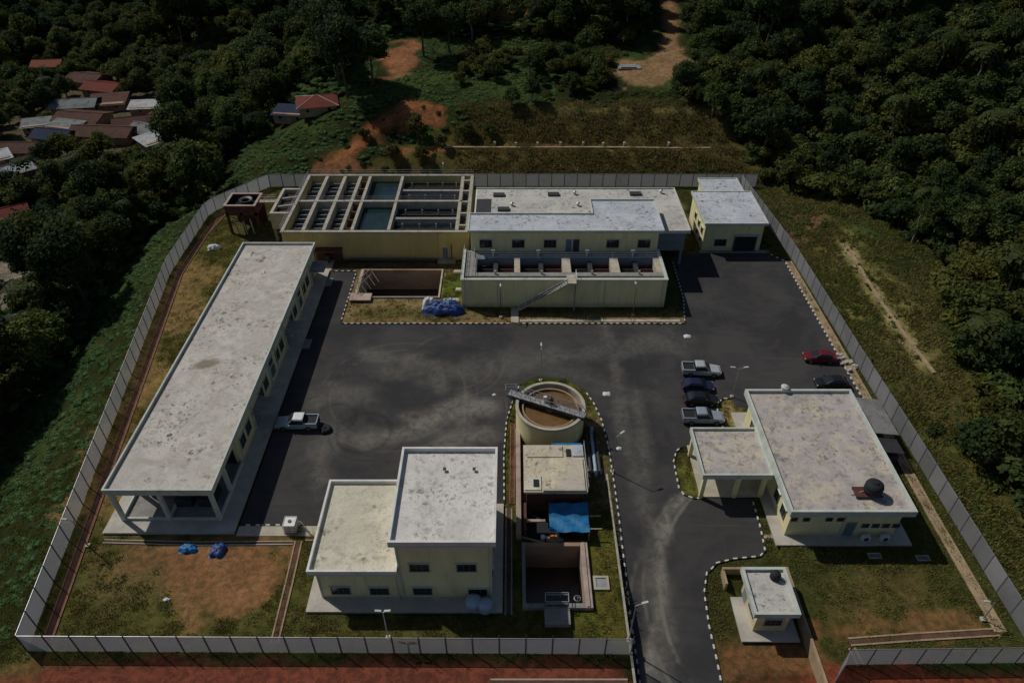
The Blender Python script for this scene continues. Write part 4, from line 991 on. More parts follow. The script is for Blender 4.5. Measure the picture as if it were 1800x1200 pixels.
for s_ in (-.52, .52):
    mb = MB(); rail_line(mb, [a+nrm*s_, b_+nrm*s_], 1.05, .62, .03); nb = 14
    for i in range(nb):
        u0 = a+nrm*s_+(b_-a)*i/nb; u1 = a+nrm*s_+(b_-a)*(i+1)/nb; up = Vector((0, 0, 1.05))
        mb.tube(u0+(up if i % 2 else Vector()), u1+(Vector() if i % 2 else up), .035, n=4)
    mb.build('handrail', 'steel', br)
    MB().bar(a+nrm*s_-Vector((0, 0, .2)), b_+nrm*s_-Vector((0, 0, .2)), .1, .4).build('girder', 'dark_steel', br)
MB().lathe((4.75, 63.7, 4.2), [(.35, 0), (.35, .5), (.22, .6), (.22, 1.0), (.05, 1.1)], 14).build('motor', 'dark_steel', br)
box('control_box', 'white_paint', br, 3.9, 4.3, 63.9, 64.2, 4.2, 5.1)
MB().box(-.8, .7, 65.2, 66.3, 4.0, 4.12).build('platform', 'dark_steel', br)
mb = MB(); rail_line(mb, [(.7, 66.3, 4.12), (-.8, 66.3, 4.12), (-.8, 65.2, 4.12)], 1.0, .75, .03); mb.build('handrail', 'steel', br)
for (x, y) in ((-.7, 66.2), (-.7, 65.3)): MB().tube((x, y, 0), (x, y, 4.0), .08, n=6).build('leg', 'steel', br)
mb = MB()
for i in range(13): mb.box(-.7, .0, 66.35+i*.26, 66.6+i*.26, 3.8-i*.3, 3.85-i*.3)
mb.build('stair_steps', 'steel', br)
# pipes by the tank
pt = empty('pipe_run', 'bundle of dark pipes and valves right of the round tank', 'pipes', (10.2, 60, 0))
for i, (x, mt) in enumerate(((9.3, 'dark_steel'), (9.9, 'pale_blue'), (10.4, 'dark_steel'))):
    MB().tube((x, 55.5, .5), (x, 62.5-.4*i, .5), .2, n=10).build('pipe', mt, pt)
    MB().tube((x, 62.5-.4*i, .5), (x, 62.5-.4*i, 1.6), .2, n=10).build('pipe', mt, pt)
for y in (56.5, 58.8, 61): box('support', 'pink_concrete', pt, 9.0, 10.8, y-.15, y+.15, 0, .3)

# ---- I: sludge house
I_ = empty('sludge_building', 'cream flat-roofed sludge building with dark red walls, in front of the round tank', 'building', (4.8, 53.5, 0))
box('wall', 'red_steel', I_, 1.6, 7.9, 50.6, 56.6, 0, 3.7)
box('roof', 'roof_buff', I_, 1.3, 8.25, 50.1, 57.0, 3.7, 4.0)
box('roof_slab', 'roof_buff', I_, 4.6, 8.0, 50.4, 54.9, 4.001, 4.18); box('roof_slab', 'roof_cream', I_, 1.35, 3.2, 50.3, 52.3, 4.001, 4.14)
box('roof_slab', 'roof_buff', I_, 1.7, 5.8, 55.1, 56.9, 4.001, 4.12); box('roof_slab', 'roof_blue', I_, 6.9, 8.15, 55.2, 56.9, 4.001, 4.16)
box('roof_hatch', 'plastic_black', I_, 2.35, 2.95, 50.7, 51.7, 4.142, 4.22); box('roof_hatch', 'plastic_black', I_, 6.2, 6.75, 55.2, 56.3, 4.002, 4.12)
box('kerb_strip', 'pale_concrete', I_, 3.4, 8.0, 50.15, 50.4, 4.001, 4.2)
box('blue_edge', 'tarp_blue', I_, 4.6, 8.1, 57.05, 57.5, 3.6, 3.8)
mb = MB(); rail_line(mb, [(8.3, 50.2, 4.0), (8.3, 57.0, 4.0)], .8, 1.2, .03); mb.build('handrail', 'steel', I_)
box('lower_wall', 'red_steel', I_, 1.3, 1.6, 46.9, 50.58, 0, 1.6); 
box('basin_floor', 'plastic_black', I_, 1.6, 8.2, 46.9, 50.58, 0.02, .08)  # flat black sheet, paints the dark void around the tarpaulin
MB().bar((1.6, 48.2, 1.5), (3.6, 48.2, 1.5), .3, .2).build('beam', 'pink_concrete', I_)
sw = empty('side_wall', 'low pinkish wall running along the left of the sludge building', 'wall', (.8, 54, 0))
MB().box(.45, 1.0, 46.8, 62.5, 0, 1.1).build('wall_run', 'pink_concrete', sw)
box('pipe_bed', 'soil_drain', sw, 1.02, 1.55, 52, 62, 0.01, .2)
# tarp roof
mb = MB(); n = 10; V = []; Fc = []
for i in range(n+1):
    for j in range(n+1):
        x = 4.05+i*.43; y = 46.7+j*.33; z = 1.55+ (.75 if j > 6 else .0)*(j-6)/4 + .10*math.sin(i*1.3+j*.9)+.05*math.sin(i*3.1)
        V.append((x, y, z))
for i in range(n):
    for j in range(n): Fc.append((i*(n+1)+j, (i+1)*(n+1)+j, (i+1)*(n+1)+j+1, i*(n+1)+j+1))
tp = empty('tarpaulin_shelter', 'bright blue tarpaulin stretched over timber in front of the sludge building', 'tarpaulin', (6.2, 48.3, 0))
mb.add(V, Fc); sh = mb.build('sheet', 'tarp_blue', tp, smooth=True)
for x in (4.1, 8.3):
    for y in (46.8, 49.9): box('leg', 'timber', tp, x-.05, x+.05, y-.05, y+.05, 0, 1.5)
for y in (47.2, 48.9): MB().bar((4, y, 1.42), (9.7, y, 1.42), .14, .09).build('plank', 'timber', tp)

# ---- J, K: sunken pits
def pit(name, label, x0, x1, y0, y1, depth, zr, tW, tE, tS, tN, mats, floor='water_murk'):
    o = empty(name, label, 'basin', ((x0+x1)/2, (y0+y1)/2, 0))
    MB().box(x0-tW, x0, y0-tS, y1+tN, -depth, zr).build('wall', mats[0], o); MB().box(x1, x1+tE, y0-tS, y1+tN, -depth, zr).build('wall', mats[1], o)
    MB().box(x0+.001, x1-.001, y0-tS, y0, -depth, zr-.01).build('wall', mats[2], o); MB().box(x0+.001, x1-.001, y1, y1+tN, -depth, zr-.01).build('wall', mats[3], o)
    MB().box(x0-tW, x1+tE, y0-tS, y1+tN, -depth-.3, -depth).build('floor', mats[3], o)
    MB().box(x0+.01, x1-.01, y0+.01, y1-.01, -depth+.02, -depth+.35).build('sludge', floor, o)
    return o
J_ = pit('sludge_pit', 'deep square concrete pit in front of the sludge building', 1.4, 7.3, 39.0, 45.7, 3.8, .5, .35, .75, .5, .45, ('concrete', 'pink_concrete', 'concrete', 'brown_concrete'))
box('coping', 'pink_concrete', J_, 7.45, 7.75, 38.6, 46.1, .501, .62)
MB().lathe((6.6, 39.9, -.2), [(.3, 0), (.36, .05), (.36, .12), (.3, .16)], 16, False).build('lifebuoy_ring', 'steel', J_)
MB().tube((6.6, 39.6, -3.4), (6.6, 39.6, .6), .06, n=6).build('pipe', 'steel', J_)
jb = empty('pump_box', 'grey concrete slab box with steel frame at the near edge of the sludge pit', 'pump box', (4.5, 37.8, 0))
box('slab', 'concrete', jb, 3.2, 5.7, 36.7, 38.45, 0, .6)
mb = MB(); rail_line(mb, [(3.3, 38.6, .6), (5.6, 38.6, .6), (5.6, 39.6, .6), (3.3, 39.6, .6), (3.3, 38.6, .6)], .8, .6, .04); mb.build('frame', 'steel', jb)
box('screen', 'dark_steel', jb, 3.5, 5.4, 38.7, 39.4, .6, .75)
mh = empty('manhole', 'small square manhole with pale concrete rim on the grass', 'manhole', (9.15, 41.5, 0))
rim(mh, 8.35, 9.95, 40.7, 42.3, 0, .22, .25, 'pale_concrete', 'rim'); box('cover', 'steel', mh, 8.62, 9.68, 40.97, 42.03, 0, .12)
K_ = pit('open_basin', 'long sunken basin with brown concrete walls left of the filter cells', -24.6, -11.7, 92.4, 100.0, 4.0, .25, .5, .25, .3, .3, ('pink_concrete', 'pale_concrete', 'concrete', 'brown_concrete'), 'water_murk')
sc_ = empty('scaffold_frame', 'pinkish steel frame and ladder on the left end of the sunken basin', 'scaffold', (-23.8, 94.5, 0))
for i in range(5):
    x = -25.0+i*.5
    MB().tube((x, 93+i*1.1, .2), (x, 93+i*1.1, 2.2), .05, n=5).build('pole', 'pink_concrete', sc_)
    MB().tube((x, 93+i*1.1, 2.1), (x+1.4, 92.2+i*1.0, .4), .05, n=5).build('brace', 'white_paint', sc_)
for zz in (1.1, 2.1): MB().tube((-25.0, 93, zz), (-23.0, 97.4, zz), .05, n=5).build('ledger', 'pink_concrete', sc_)
box('platform', 'pink_concrete', sc_, -25.6, -22.2, 91.0, 92.9, .26, .5)
for (x, y, s, lab) in ((-8.6, 94.2, .45, 'pale round-shouldered concrete block alone on the green strip by the filter wall'), (-8.9, 91.3, .55, 'pale concrete block touching the filter wall beside the blue tarpaulin heap'), (-10.3, 91.2, .55, 'pale concrete block just behind the blue tarpaulin heap'), (-9.0, 99.4, .7, 'pale concrete block at the far end of the green strip')):
    cb = empty('concrete_block', lab, 'block', (x, y, 0), 'pale blocks on the green strip')
    MB().prism([(x-s, y-.4), (x+s, y-.4), (x+s, y+.3), (x+s-.15, y+.4), (x-s+.1, y+.4)], 0, .4).build('body', 'pale_concrete', cb)
    MB().box(x-s+.12, x+s-.15, y-.3, y+.28, .4, .48).build('cap', 'pale_concrete', cb)

# ---- L: rusty frame tower with basin on top
L_ = empty('aeration_tower', 'dark red frame tower carrying an open basin, top left corner of the yard', 'tower', (-48, 114.7, 0))
x0, x1, y0, y1 = -50.7, -45.2, 112.4, 117.2
for (x, y) in ((x0+.2, y0+.2), (x1-.2, y0+.2), (x0+.2, y1-.2), (x1-.2, y1-.2), ((x0+x1)/2, y0+.2)): box('column', 'red_steel', L_, x-.2, x+.2, y-.2, y+.2, 0, 4.2)
box('floor', 'red_steel', L_, x0, x1, y0, y1, 3.6, 3.9); rim(L_, x0, x1, y0, y1, 3.9, 5.45, .28, 'red_steel', 'basin_wall'); rim(L_, x0-.08, x1+.08, y0-.08, y1+.08, 5.451, 5.6, .42, 'pink_concrete', 'rim')
box('water', 'water_dark', L_, x0+.3, x1-.3, y0+.3, y1-.3, 3.92, 4.6)
for i, (a_, b2) in enumerate((((x0, y0, 3.5), (x1, y0, 2.0)), ((x1, y0, 3.5), (x0, y0, 2.0)))): MB().tube(a_, b2, .08, n=6).build('brace', 'red_steel', L_)
MB().lathe((-47.6, 115, 4.6), [(.9, 0), (1.2, .9), (.7, .75)], 18, False).build('cascade_bowl', 'dark_steel', L_)
for (x, z) in ((-49.4, 3.2), (-47.9, 2.6), (-46.6, 3.0)): MB().tube((x, y0-.1, z), (x+.3, y0-.35, .1), .14, n=8).build('pipe', 'steel', L_)
box('back_wall', 'red_steel', L_, x0+.1, x1-.1, y1-.3, y1-.1, 0, 3.6)
wk = empty('footbridge', 'narrow concrete footbridge from the frame tower to the settling basins', 'bridge', (-43.4, 114.6, 5.2))
MB().box(-45.1, -41.95, 114.1, 115.2, 5.2, 5.4).build('deck', 'pink_concrete', wk)
mb = MB(); rail_line(mb, [(-45, 114.15, 5.4), (-42, 114.15, 5.4)], .9, .8, .03); rail_line(mb, [(-45, 115.15, 5.4), (-42, 115.15, 5.4)], .9, .8, .03); mb.build('handrail', 'steel', wk)
# ------------------------------------------------------------------ vehicles
def sec(x, hw, zb, zt, hwt, r=.06):
    return [(x, -hw+r, zb), (x, hw-r, zb), (x, hw, zb+r), (x, hw, zt-.22), (x, hwt, zt), (x, -hwt, zt), (x, -hw, zt-.22), (x, -hw, zb+r)]
WH = {}
def wheel(par, x, y, r):
    if r not in WH:
        t = MB().tube((0, -.11, 0), (0, .11, 0), r, n=20).mesh('tyre', 'rubber')
        h = MB().tube((0, -.118, 0), (0, .118, 0), r*.62, n=14).mesh('rim', 'rim_metal'); WH[r] = (t, h)
    w_ = inst(WH[r][0], 'wheel', par, (x, y, r)); inst(WH[r][1], 'rim', w_, (0, 0, 0))
def car(name, label, cat, kind, mat, loc, rz, group=None, roofm=None):
    o = empty(name, label, cat, loc, group, rz)
    B_ = lambda mb, n, m, p=o, **k: mb.build(n, m, p, local=True, **k)
    rm_ = roofm or mat
    if kind == 'pickup':
        L = 2.65; hw = .92
        B_(MB().loft([sec(-L, hw-.05, .45, 1.02, hw-.06), sec(-L+.12, hw, .42, 1.06, hw-.04), sec(-.95, hw, .36, 1.08, hw-.04), sec(.85, hw, .34, 1.08, hw-.08), sec(1.2, hw, .34, 1.06, hw-.1), sec(2.35, hw-.03, .38, .94, hw-.18), sec(L, hw-.16, .45, .78, hw-.3)]), 'body', mat, fix=True)
        bed = B_(MB().box(-L+.16, -1.05, -.78, .78, 1.062, 1.10), 'bed_floor', 'plastic_black')
        for y in (-.86, .86): B_(MB().box(-L+.05, -1.0, y-.06, y+.06, 1.06, 1.30), 'bed_side', mat)
        B_(MB().box(-L+.0, -L+.09, -.86, .86, .6, 1.30), 'tailgate', mat)
        B_(MB().loft([sec(-1.02, .80, 1.05, 1.55, .66, .02), sec(-.85, .82, 1.05, 1.74, .66, .02), sec(.25, .82, 1.05, 1.76, .66, .02), sec(.62, .82, 1.05, 1.5, .7, .02), sec(1.15, .82, 1.04, 1.10, .76, .02)]), 'windows', 'car_glass', fix=True)
        B_(MB().loft([sec(-.95, .70, 1.70, 1.76, .62, .01), sec(-.8, .73, 1.72, 1.81, .64, .01), sec(.15, .73, 1.72, 1.82, .64, .01), sec(.36, .70, 1.68, 1.75, .62, .01)]), 'roof', rm_, fix=True)
        for x in (-.28,):
            for y in (-.8, .8): B_(MB().bar((x, y*1.015, 1.06), (x, y*.86, 1.75), .09, .03), 'door_pillar', mat)
        for y in (-.8, .8): B_(MB().bar((-.93, y*1.01, 1.06), (-.88, y*.86, 1.72), .14, .03), 'door_pillar', mat); B_(MB().bar((1.08, y, 1.07), (.33, y*.84, 1.76), .07, .05), 'windscreen_pillar', mat)
        wx = (-1.55, 1.65); wr = .38; fx, bx = L-.06, -L-.005; zl = .72
    else:
        L = 2.1 if kind == 'hatch' else 2.25; hw = .85
        rear = .98 if kind == 'sedan' else 1.0
        B_(MB().loft([sec(-L, hw-.14, .38, .82, hw-.2), sec(-L+.15, hw-.03, .30, .96, hw-.08), sec(-1.3, hw, .24, rear, hw-.06), sec(.9, hw, .24, .96, hw-.07), sec(1.5, hw-.02, .26, .90, hw-.14), sec(L-.12, hw-.1, .32, .76, hw-.24), sec(L, hw-.22, .38, .62, hw-.34)]), 'body', mat, fix=True)
        xb = -L+.28 if kind == 'hatch' else -1.75
        B_(MB().loft([sec(xb, .72, .93, 1.0, .66, .02), sec(xb+.45, .74, .93, 1.36, .58, .02), sec(xb+.75, .75, .93, 1.43, .58, .02), sec(.1, .75, .93, 1.44, .58, .02), sec(.45, .75, .93, 1.30, .60, .02), sec(1.12, .74, .92, .97, .68, .02)]), 'windows', 'car_glass', fix=True)
        B_(MB().loft([sec(xb+.42, .62, 1.33, 1.38, .54, .01), sec(xb+.75, .64, 1.38, 1.47, .55, .01), sec(.05, .64, 1.38, 1.48, .55, .01), sec(.28, .61, 1.34, 1.40, .54, .01)]), 'roof', rm_, fix=True)
        for y in (-.73, .73):
            B_(MB().bar((-.35, y*1.02, .95), (-.35, y*.85, 1.42), .07, .03), 'door_pillar', mat)
            B_(MB().bar((1.05, y*.97, .95), (.25, y*.82, 1.43), .06, .05), 'windscreen_pillar', mat)
            B_(MB().bar((xb+.15, y*.97, .96), (xb+.6, y*.84, 1.42), .14, .05), 'rear_pillar', mat)
        wx = (-1.3, 1.32); wr = .31; fx, bx = L-.10, -L+.0; zl = .62
    for x in wx:
        for y in (-hw+.06, hw-.06): wheel(o, x, y, wr)
    for y in (-hw+.3, hw-.3):
        B_(MB().box(fx-.12, fx+.03, y-.17, y+.17, zl-.07, zl+.09), 'headlight', 'lamp_clear')
        B_(MB().box(bx-.01, bx+.08, y-.14+(.1 if y > 0 else -.1), y+.14+(.1 if y > 0 else -.1), zl+.02, zl+.24), 'tail_light', 'lamp_red')
    for y in (-hw-.08, hw+.08): B_(MB().box(.72, .88, y-.08, y+.08, .98, 1.12), 'wing_mirror', mat)
    B_(MB().box(fx-.02, fx+.06, -hw+.2, hw-.2, .36, .5), 'bumper', 'plastic_black'); B_(MB().box(bx-.05, bx+.02, -hw+.15, hw-.15, .36, .5), 'bumper', 'plastic_black')
    return o
Gc = 'vehicles parked in the yard'
car('pickup_truck', 'silver pickup truck with dark open bed, furthest up the row of four vehicles', 'pickup truck', 'pickup', 'car_silver', (26.1, 74.2, .015), R(-3), Gc)
car('parked_car', 'dark blue hatchback parked second in the row, below the silver pickup', 'car', 'hatch', 'car_blue', (25.0, 71.0, .015), R(-4), Gc)
car('parked_car', 'black car parked third in the row between the blue hatchback and the grey-blue pickup', 'car', 'sedan', 'car_black', (24.9, 68.4, .015), R(-2), Gc)
car('pickup_truck', 'grey-blue pickup truck nearest to the office, beside its canopy', 'pickup truck', 'pickup', 'car_silverblue', (24.4, 65.0, .015), R(-1), Gc)
car('parked_car', 'dark red car parked alone at the right-hand kerb', 'car', 'sedan', 'car_red', (43.4, 77.0, .015), R(176), Gc)
car('parked_car', 'black car half hidden behind the office roof', 'car', 'sedan', 'car_black', (43.2, 71.6, .015), R(180), Gc)
car('pickup_truck', 'pale blue pickup truck with a white cab roof beside the long building', 'pickup truck', 'pickup', 'car_whiteblue', (-27.2, 64.0, .015), R(180), Gc, roofm='car_white')
bs = empty('rubbish_heap', 'dark round heap on the asphalt behind the pale blue pickup', 'heap', (-23.4, 63.3, 0))
mb = MB()
for i in range(9):
    a = i*.7; r = .25+.5*random.random(); mb.lathe((-23.4+r*math.cos(a)*.8, 63.3+r*math.sin(a)*.8, 0), [(.36, 0), (.40, .2), (.25, .45), (.06, .55)], 8)
mb.build('heap_bags', 'plastic_black', bs, smooth=True)

# ------------------------------------------------------------------ lamps and poles
def lamp(label, x, y, h=6.0, heads=1, rz=0, mat='steel', z=0, arm=.8):
    o = empty('street_lamp', label, 'street lamp', (x, y, z), 'lamp posts')
    MB().tube((x, y, z), (x, y, z+h), .07, .045, 8).build('pole', mat, o)
    box('base', 'pale_concrete', o, x-.22, x+.22, y-.22, y+.22, z, z+.25)
    for k in range(heads):
        a = rz+math.pi*k; e = Vector((x+arm*math.cos(a), y+arm*math.sin(a), z+h+.2))
        MB().tube((x, y, z+h-.05), e, .04, n=6).build('arm', mat, o)
        MB().bar(e-Vector((math.cos(a), math.sin(a), 0))*.25, e+Vector((math.cos(a)*.35, math.sin(a)*.35, .08)), .2, .1).build('lamp_head', 'trim', o)
    return o
lamp('slim lamp post standing behind the round tank in the open yard', 3.9, 72.6, 5.5, 1, 1.6)
lamp('lamp post with one arm on the kerb right of the sludge building', 11.9, 56.4, 6.0, 1, .6)
lamp('lamp post with one arm on the kerb at the bottom end of the road', 11.2, 35.3, 6.2, 1, .2)
lamp('thin lamp post behind the office by the row of parked vehicles', 29.3, 69.4, 5, 2, 0)
lamp('floodlight post with two heads in front of the two-storey block', -11.9, 35.6, 4.6, 2, 0, 'white_paint', arm=.38)
lamp('thin lamp post before the filter wall, left of its stair', -1.7, 87.0, 5.2, 1, 1.6, 'dark_steel')
lamp('thin lamp post before the filter wall, right of its stair', 18.5, 87.6, 5.2, 1, 1.6, 'rust')
lamp('lamp post outside the left mesh fence near its bottom corner', -45.6, 46, 4.4, 1, 3.1, 'post_paint')
lamp('lamp post by the right fence drain near the bottom right corner', 46.2, 37.5, 3.0, 1, 3.1)
lamp('lamp post on the terrace corner behind the tank block', -13.5, 129.6, 5, 1, 1.6)

# ------------------------------------------------------------------ loose things
def heap(name, label, cat, x, y, w_, d_, h, mat, seed=0, n=22, group=None):
    o = empty(name, label, cat, (x, y, 0), group); r_ = random.Random(seed); V = []; Fc = []
    for i in range(n+1):
        for j in range(n+1):
            u = i/n*2-1; v = j/n*2-1; e = max(0, 1-(abs(u)**2.5+abs(v)**2.5)*.95)
            V.append((x+u*w_/2*(1+.12*math.sin(v*5+seed)), y+v*d_/2*(1+.12*math.sin(u*6+seed)), .02+h*e**.45*(.50+.50*float(fbm(u*3+seed, v*3, seed))+.22*(abs(2*float(vnoise(u*5+v*2+seed, v*4, seed))-1)-.4)+.12*(abs(2*float(vnoise(u*11, v*9+u*4, seed+5))-1)-.4))*1.15))
    for i in range(n):
        for j in range(n): Fc.append((i*(n+1)+j, (i+1)*(n+1)+j, (i+1)*(n+1)+j+1, i*(n+1)+j+1))
    mb = MB(); mb.add(V, Fc); mb.build('sheet', mat, o, smooth=True); return o
h = heap('tarpaulin_heap', 'heap covered with a deep blue tarpaulin between the sunken basin and the filter wall', 'tarpaulin', -10.6, 88.9, 6.0, 3.0, 1.6, 'tarp_deep', 3, 34)
heap('white_sack', 'rounded white sack at the left end of the blue tarpaulin heap', 'sack', -12.9, 89.9, 2.0, 1.7, 1.9, 'tarp_white', 5)
heap('grey_sack', 'pale grey sheet lying on top of the blue tarpaulin heap', 'sheet', -9.7, 90.1, 2.6, 1.0, 1.6, 'pale_blue', 8)
heap('blue_bundle', 'bright blue bundle on the soil in front of the long building, the left one', 'bundle', -34.7, 45.6, 1.9, 1.1, .6, 'tarp_blue', 9, group='blue bundles')
heap('blue_bundle', 'darker blue bundle with trailing end, nearer the drain in front of the long building', 'bundle', -31.4, 45.4, 1.6, 1.7, .7, 'tarp_deep', 12, group='blue bundles')
heap('white_sheet', 'small crumpled white sheet on the dry grass at the top left inside the fence', 'sheet', *P(377, 437), 2.2, 1.3, .9, 'tarp_white', 14)
heap('white_scrap', 'tiny white scrap on the lawn at the bottom left', 'scrap', *P(293, 1054), .7, .4, .25, 'tarp_white', 15)
for (px, py, s, lab) in ((1066, 692, .75, 'white lump on the asphalt right of the round tank'), (1208, 591, .8, 'flat white scrap on the asphalt above the parked vehicles'), (1088, 788, .5, 'small pale scrap on the road beside the pipe bundle'), (869, 694, .4, 'tiny grey scrap left of the round tank')):
    x, y = P(px, py); heap('litter', lab, 'litter', x, y, s*1.3, s, .18, 'tarp_white', int(px), 6, 'scraps on the asphalt')
wb = empty('water_cube', 'white caged cube tank at the yard edge, left of the two-storey block', 'tank', (-24.2, 48.2, .07))
box('cube_body', 'white_paint', wb, -24.8, -23.6, 47.6, 48.8, .2, 1.4); mb = MB()
for x in (-24.84, -24.2, -23.56):
    for y in (47.56, 48.84): mb.tube((x, y, .08), (x, y, 1.45), .03, n=4)
for z in (.5, .95, 1.44):
    for y in (47.56, 48.84): mb.tube((-24.84, y, z), (-23.56, y, z), .03, n=4)
    for x in (-24.84, -23.56): mb.tube((x, 47.56, z), (x, 48.84, z), .03, n=4)
mb.build('cage', 'steel', wb); box('pallet', 'timber', wb, -24.85, -23.55, 47.55, 48.85, .075, .19)
MB().lathe((-24.2, 48.2, 1.4), [(.2, 0), (.2, .08)], 12).build('lid', 'dark_steel', wb)
hs = empty('hose', 'thin grey hose arching from the white cube tank to the ground', 'hose', (-23, 48, 0)); mb = MB(); pv = None
for i in range(13):
    t = i/12; p = Vector((-23.5+1.7*t, 48.6-1.4*t, .1+1.2*math.sin(math.pi*(.25+.75*t)))); 
    if pv is not None: mb.tube(pv, p, .045, n=6)
    pv = p
mb.build('tube', 'steel', hs)
for (px, py, lab) in ((975, 950, 'orange and cream rags on the wall between the tarpaulin and the sludge pit'),):
    x, y = P(px, py); o = heap('rag_pile', lab, 'rags', x, y, 1.8, 1.0, .6, 'drain_tan', 77)
    MB().lathe((x-.2, y+.1, .35), [(.35, 0), (.3, .22), (.1, .3)], 8).build('orange_rag', 'orange', o); box('white_canister', 'white_paint', o, x-1.5, x-1.1, y-.1, y+.3, 0, .7)
MB().tube((1.0, 47.0, .3), (4.0, 45.9, .45), .13, n=8).build('pipe', 'drain_tan', None); tag(bpy.data.objects[-1] if False else [o for o in COL.objects if o.name.startswith('pipe')][-1])
po = [o for o in COL.objects if o.type == 'MESH' and o.parent is None and o.name.startswith('pipe')][-1]
po['label'] = 'tan pipe lying on the grass from the low pink wall to the sludge pit'; po['category'] = 'pipe'
x, y = P(1489, 640)
o = empty('rubble_pile', 'pile of pale rubble between the kerb and the right fence', 'rubble', (x, y, 0))
rr = random.Random(4); mb = MB()
for i in range(26):
    a, b, s = x+rr.gauss(0, .55), y+rr.gauss(0, .8), rr.uniform(.12, .34); mb.bar((a-s, b-s*.4, rr.uniform(0, .3)), (a+s, b+s*.5, rr.uniform(.05, .45)), s*1.2, s)
mb.build('stones', 'weathered_concrete', o)['kind'] = 'stuff'
x, y, z = T(1108, 120)
o = empty('slab_stack', 'bluish grey slab at the left edge of the dirt clearing', 'slab', (x, y, z))
MB().box(x-3, x+2.4, y-1.4, y+1.4, z-.2, z+.35).build('slab', 'grey_wall', o); MB().box(x-2.4, x+1.2, y-1.2, y+.9, z+.351, z+.6).build('slab', 'concrete', o)
# marker posts on the terrace drain
tdr = [T(px, 262)[:2] for px in (780, 860, 940, 1020, 1100, 1180, 1250)]
mb = MB()
for a, b in zip(tdr[:-1], tdr[1:]): mb.bar((a[0], a[1], hz(*a)+.12), (b[0], b[1], hz(*b)+.12), .55, .2)
struct(mb.build('drain', 'drain_tan'))
for i, px in enumerate((870, 907, 945, 985, 1025, 1060, 1097, 1175)):
    x, y, z = T(px, 259)
    o = MB().box(x-.2, x+.2, y-.2, y+.2, z-.2, z+.9).add([(x-.25, y-.25, z+.9), (x+.25, y-.25, z+.9), (x+.25, y+.25, z+.9), (x-.25, y+.25, z+.9), (x, y, z+1.1)], [(0, 3, 2, 1), (0, 1, 4), (1, 2, 4), (2, 3, 4), (3, 0, 4)]).build('marker_post', 'pale_concrete')
    tag(o, ('leftmost', 'second', 'third', 'fourth', 'fifth', 'sixth', 'seventh', 'rightmost, set apart,')[i]+' small white marker post from the left along the terrace drain', 'post', 'marker posts along the terrace drain')
for i, (px, py) in enumerate(((1085, 188), (1140, 188), (1215, 186))):
    x, y, z = T(px, py); heap  # upper terrace has only loose stones
dl = [T(*p)[:2] for p in ((1486, 432), (1510, 475), (1545, 530), (1580, 578), (1612, 620), (1640, 660))]
mb = MB()
for a, b in zip(dl[:-1], dl[1:]): mb.bar((a[0], a[1], hz(*a)+.08), (b[0], b[1], hz(*b)+.08), .5, .22)
struct(mb.build('drain', 'drain_tan'))

# ------------------------------------------------------------------ village houses
def house(label, px, py, w_, d_, rz, mat, kind='gable', h=2.3, wall='brown_concrete', rise=1.1):
    x, y, z = T(px, py); y -= 0; z = float(hz(x, y))
    o = empty('village_house', label, 'house', (x, y, z-.1), 'tin-roofed houses of the village', rz)
    B_ = lambda mb, n, m, p=o: mb.build(n, m, p, local=True)
    a, b = w_/2, d_/2; e = .55
    B_(MB().box(-a, a, -b, b, 0, h), 'wall', wall)
    t = .08
    if kind == 'gable':
        B_(MB().add([(-a, -b, h), (-a, b, h), (-a, 0, h+rise*.93)], [(0, 2, 1)]).add([(a, -b, h), (a, b, h), (a, 0, h+rise*.93)], [(0, 1, 2)]), 'gable_wall', wall)
        for s in (-1, 1):
            v = [(-a-e, s*(b+e), h-rise*e/b), (a+e, s*(b+e), h-rise*e/b), (a+e, 0, h+rise), (-a-e, 0, h+rise)]
            B_(MB().add(v+[(p[0], p[1], p[2]+t) for p in v], [(0, 1, 2, 3), (7, 6, 5, 4), (0, 4, 5, 1), (1, 5, 6, 2), (2, 6, 7, 3), (3, 7, 4, 0)]), 'roof', mat)
        B_(MB().tube((-a-e, 0, h+rise+t), (a+e, 0, h+rise+t), .12, n=6), 'ridge_cap', mat)
    elif kind == 'hip':
        c = max(.2, a-b)
        v = [(-a-e, -b-e, h-.1), (a+e, -b-e, h-.1), (a+e, b+e, h-.1), (-a-e, b+e, h-.1), (-c, 0, h+rise), (c, 0, h+rise)]
        B_(MB().add(v, [(0, 1, 5, 4), (1, 2, 5), (2, 3, 4, 5), (3, 0, 4), (3, 2, 1, 0)]), 'roof', mat)
        for q_ in ((0, 4), (1, 5), (2, 5), (3, 4), (4, 5)): B_(MB().tube(v[q_[0]], v[q_[1]], .1, n=5), 'ridge_cap', 'pale_concrete')
    else:
        v = [(-a-e, -b-e, h-.3), (a+e, -b-e, h-.3), (a+e, b+e, h+rise*.5), (-a-e, b+e, h+rise*.5)]
        B_(MB().add(v+[(p[0], p[1], p[2]+t) for p in v], [(3, 2, 1, 0), (4, 5, 6, 7), (0, 1, 5, 4), (1, 2, 6, 5), (2, 3, 7, 6), (3, 0, 4, 7)]), 'roof', mat)
    dr = B_(MB().box(-.45, .45, -b-.05, -b-.01, 0, 2.0), 'door', 'timber')
    for u in (-a*.55, a*.6):
        f = B_(MB().box(u-.5, u+.5, -b-.06, -b-.01, 1.0, 1.9), 'window', 'frame_white'); B_(MB().box(u-.42, u+.42, -b-.09, -b-.062, 1.07, 1.83), 'pane', 'glass', f)
    return o
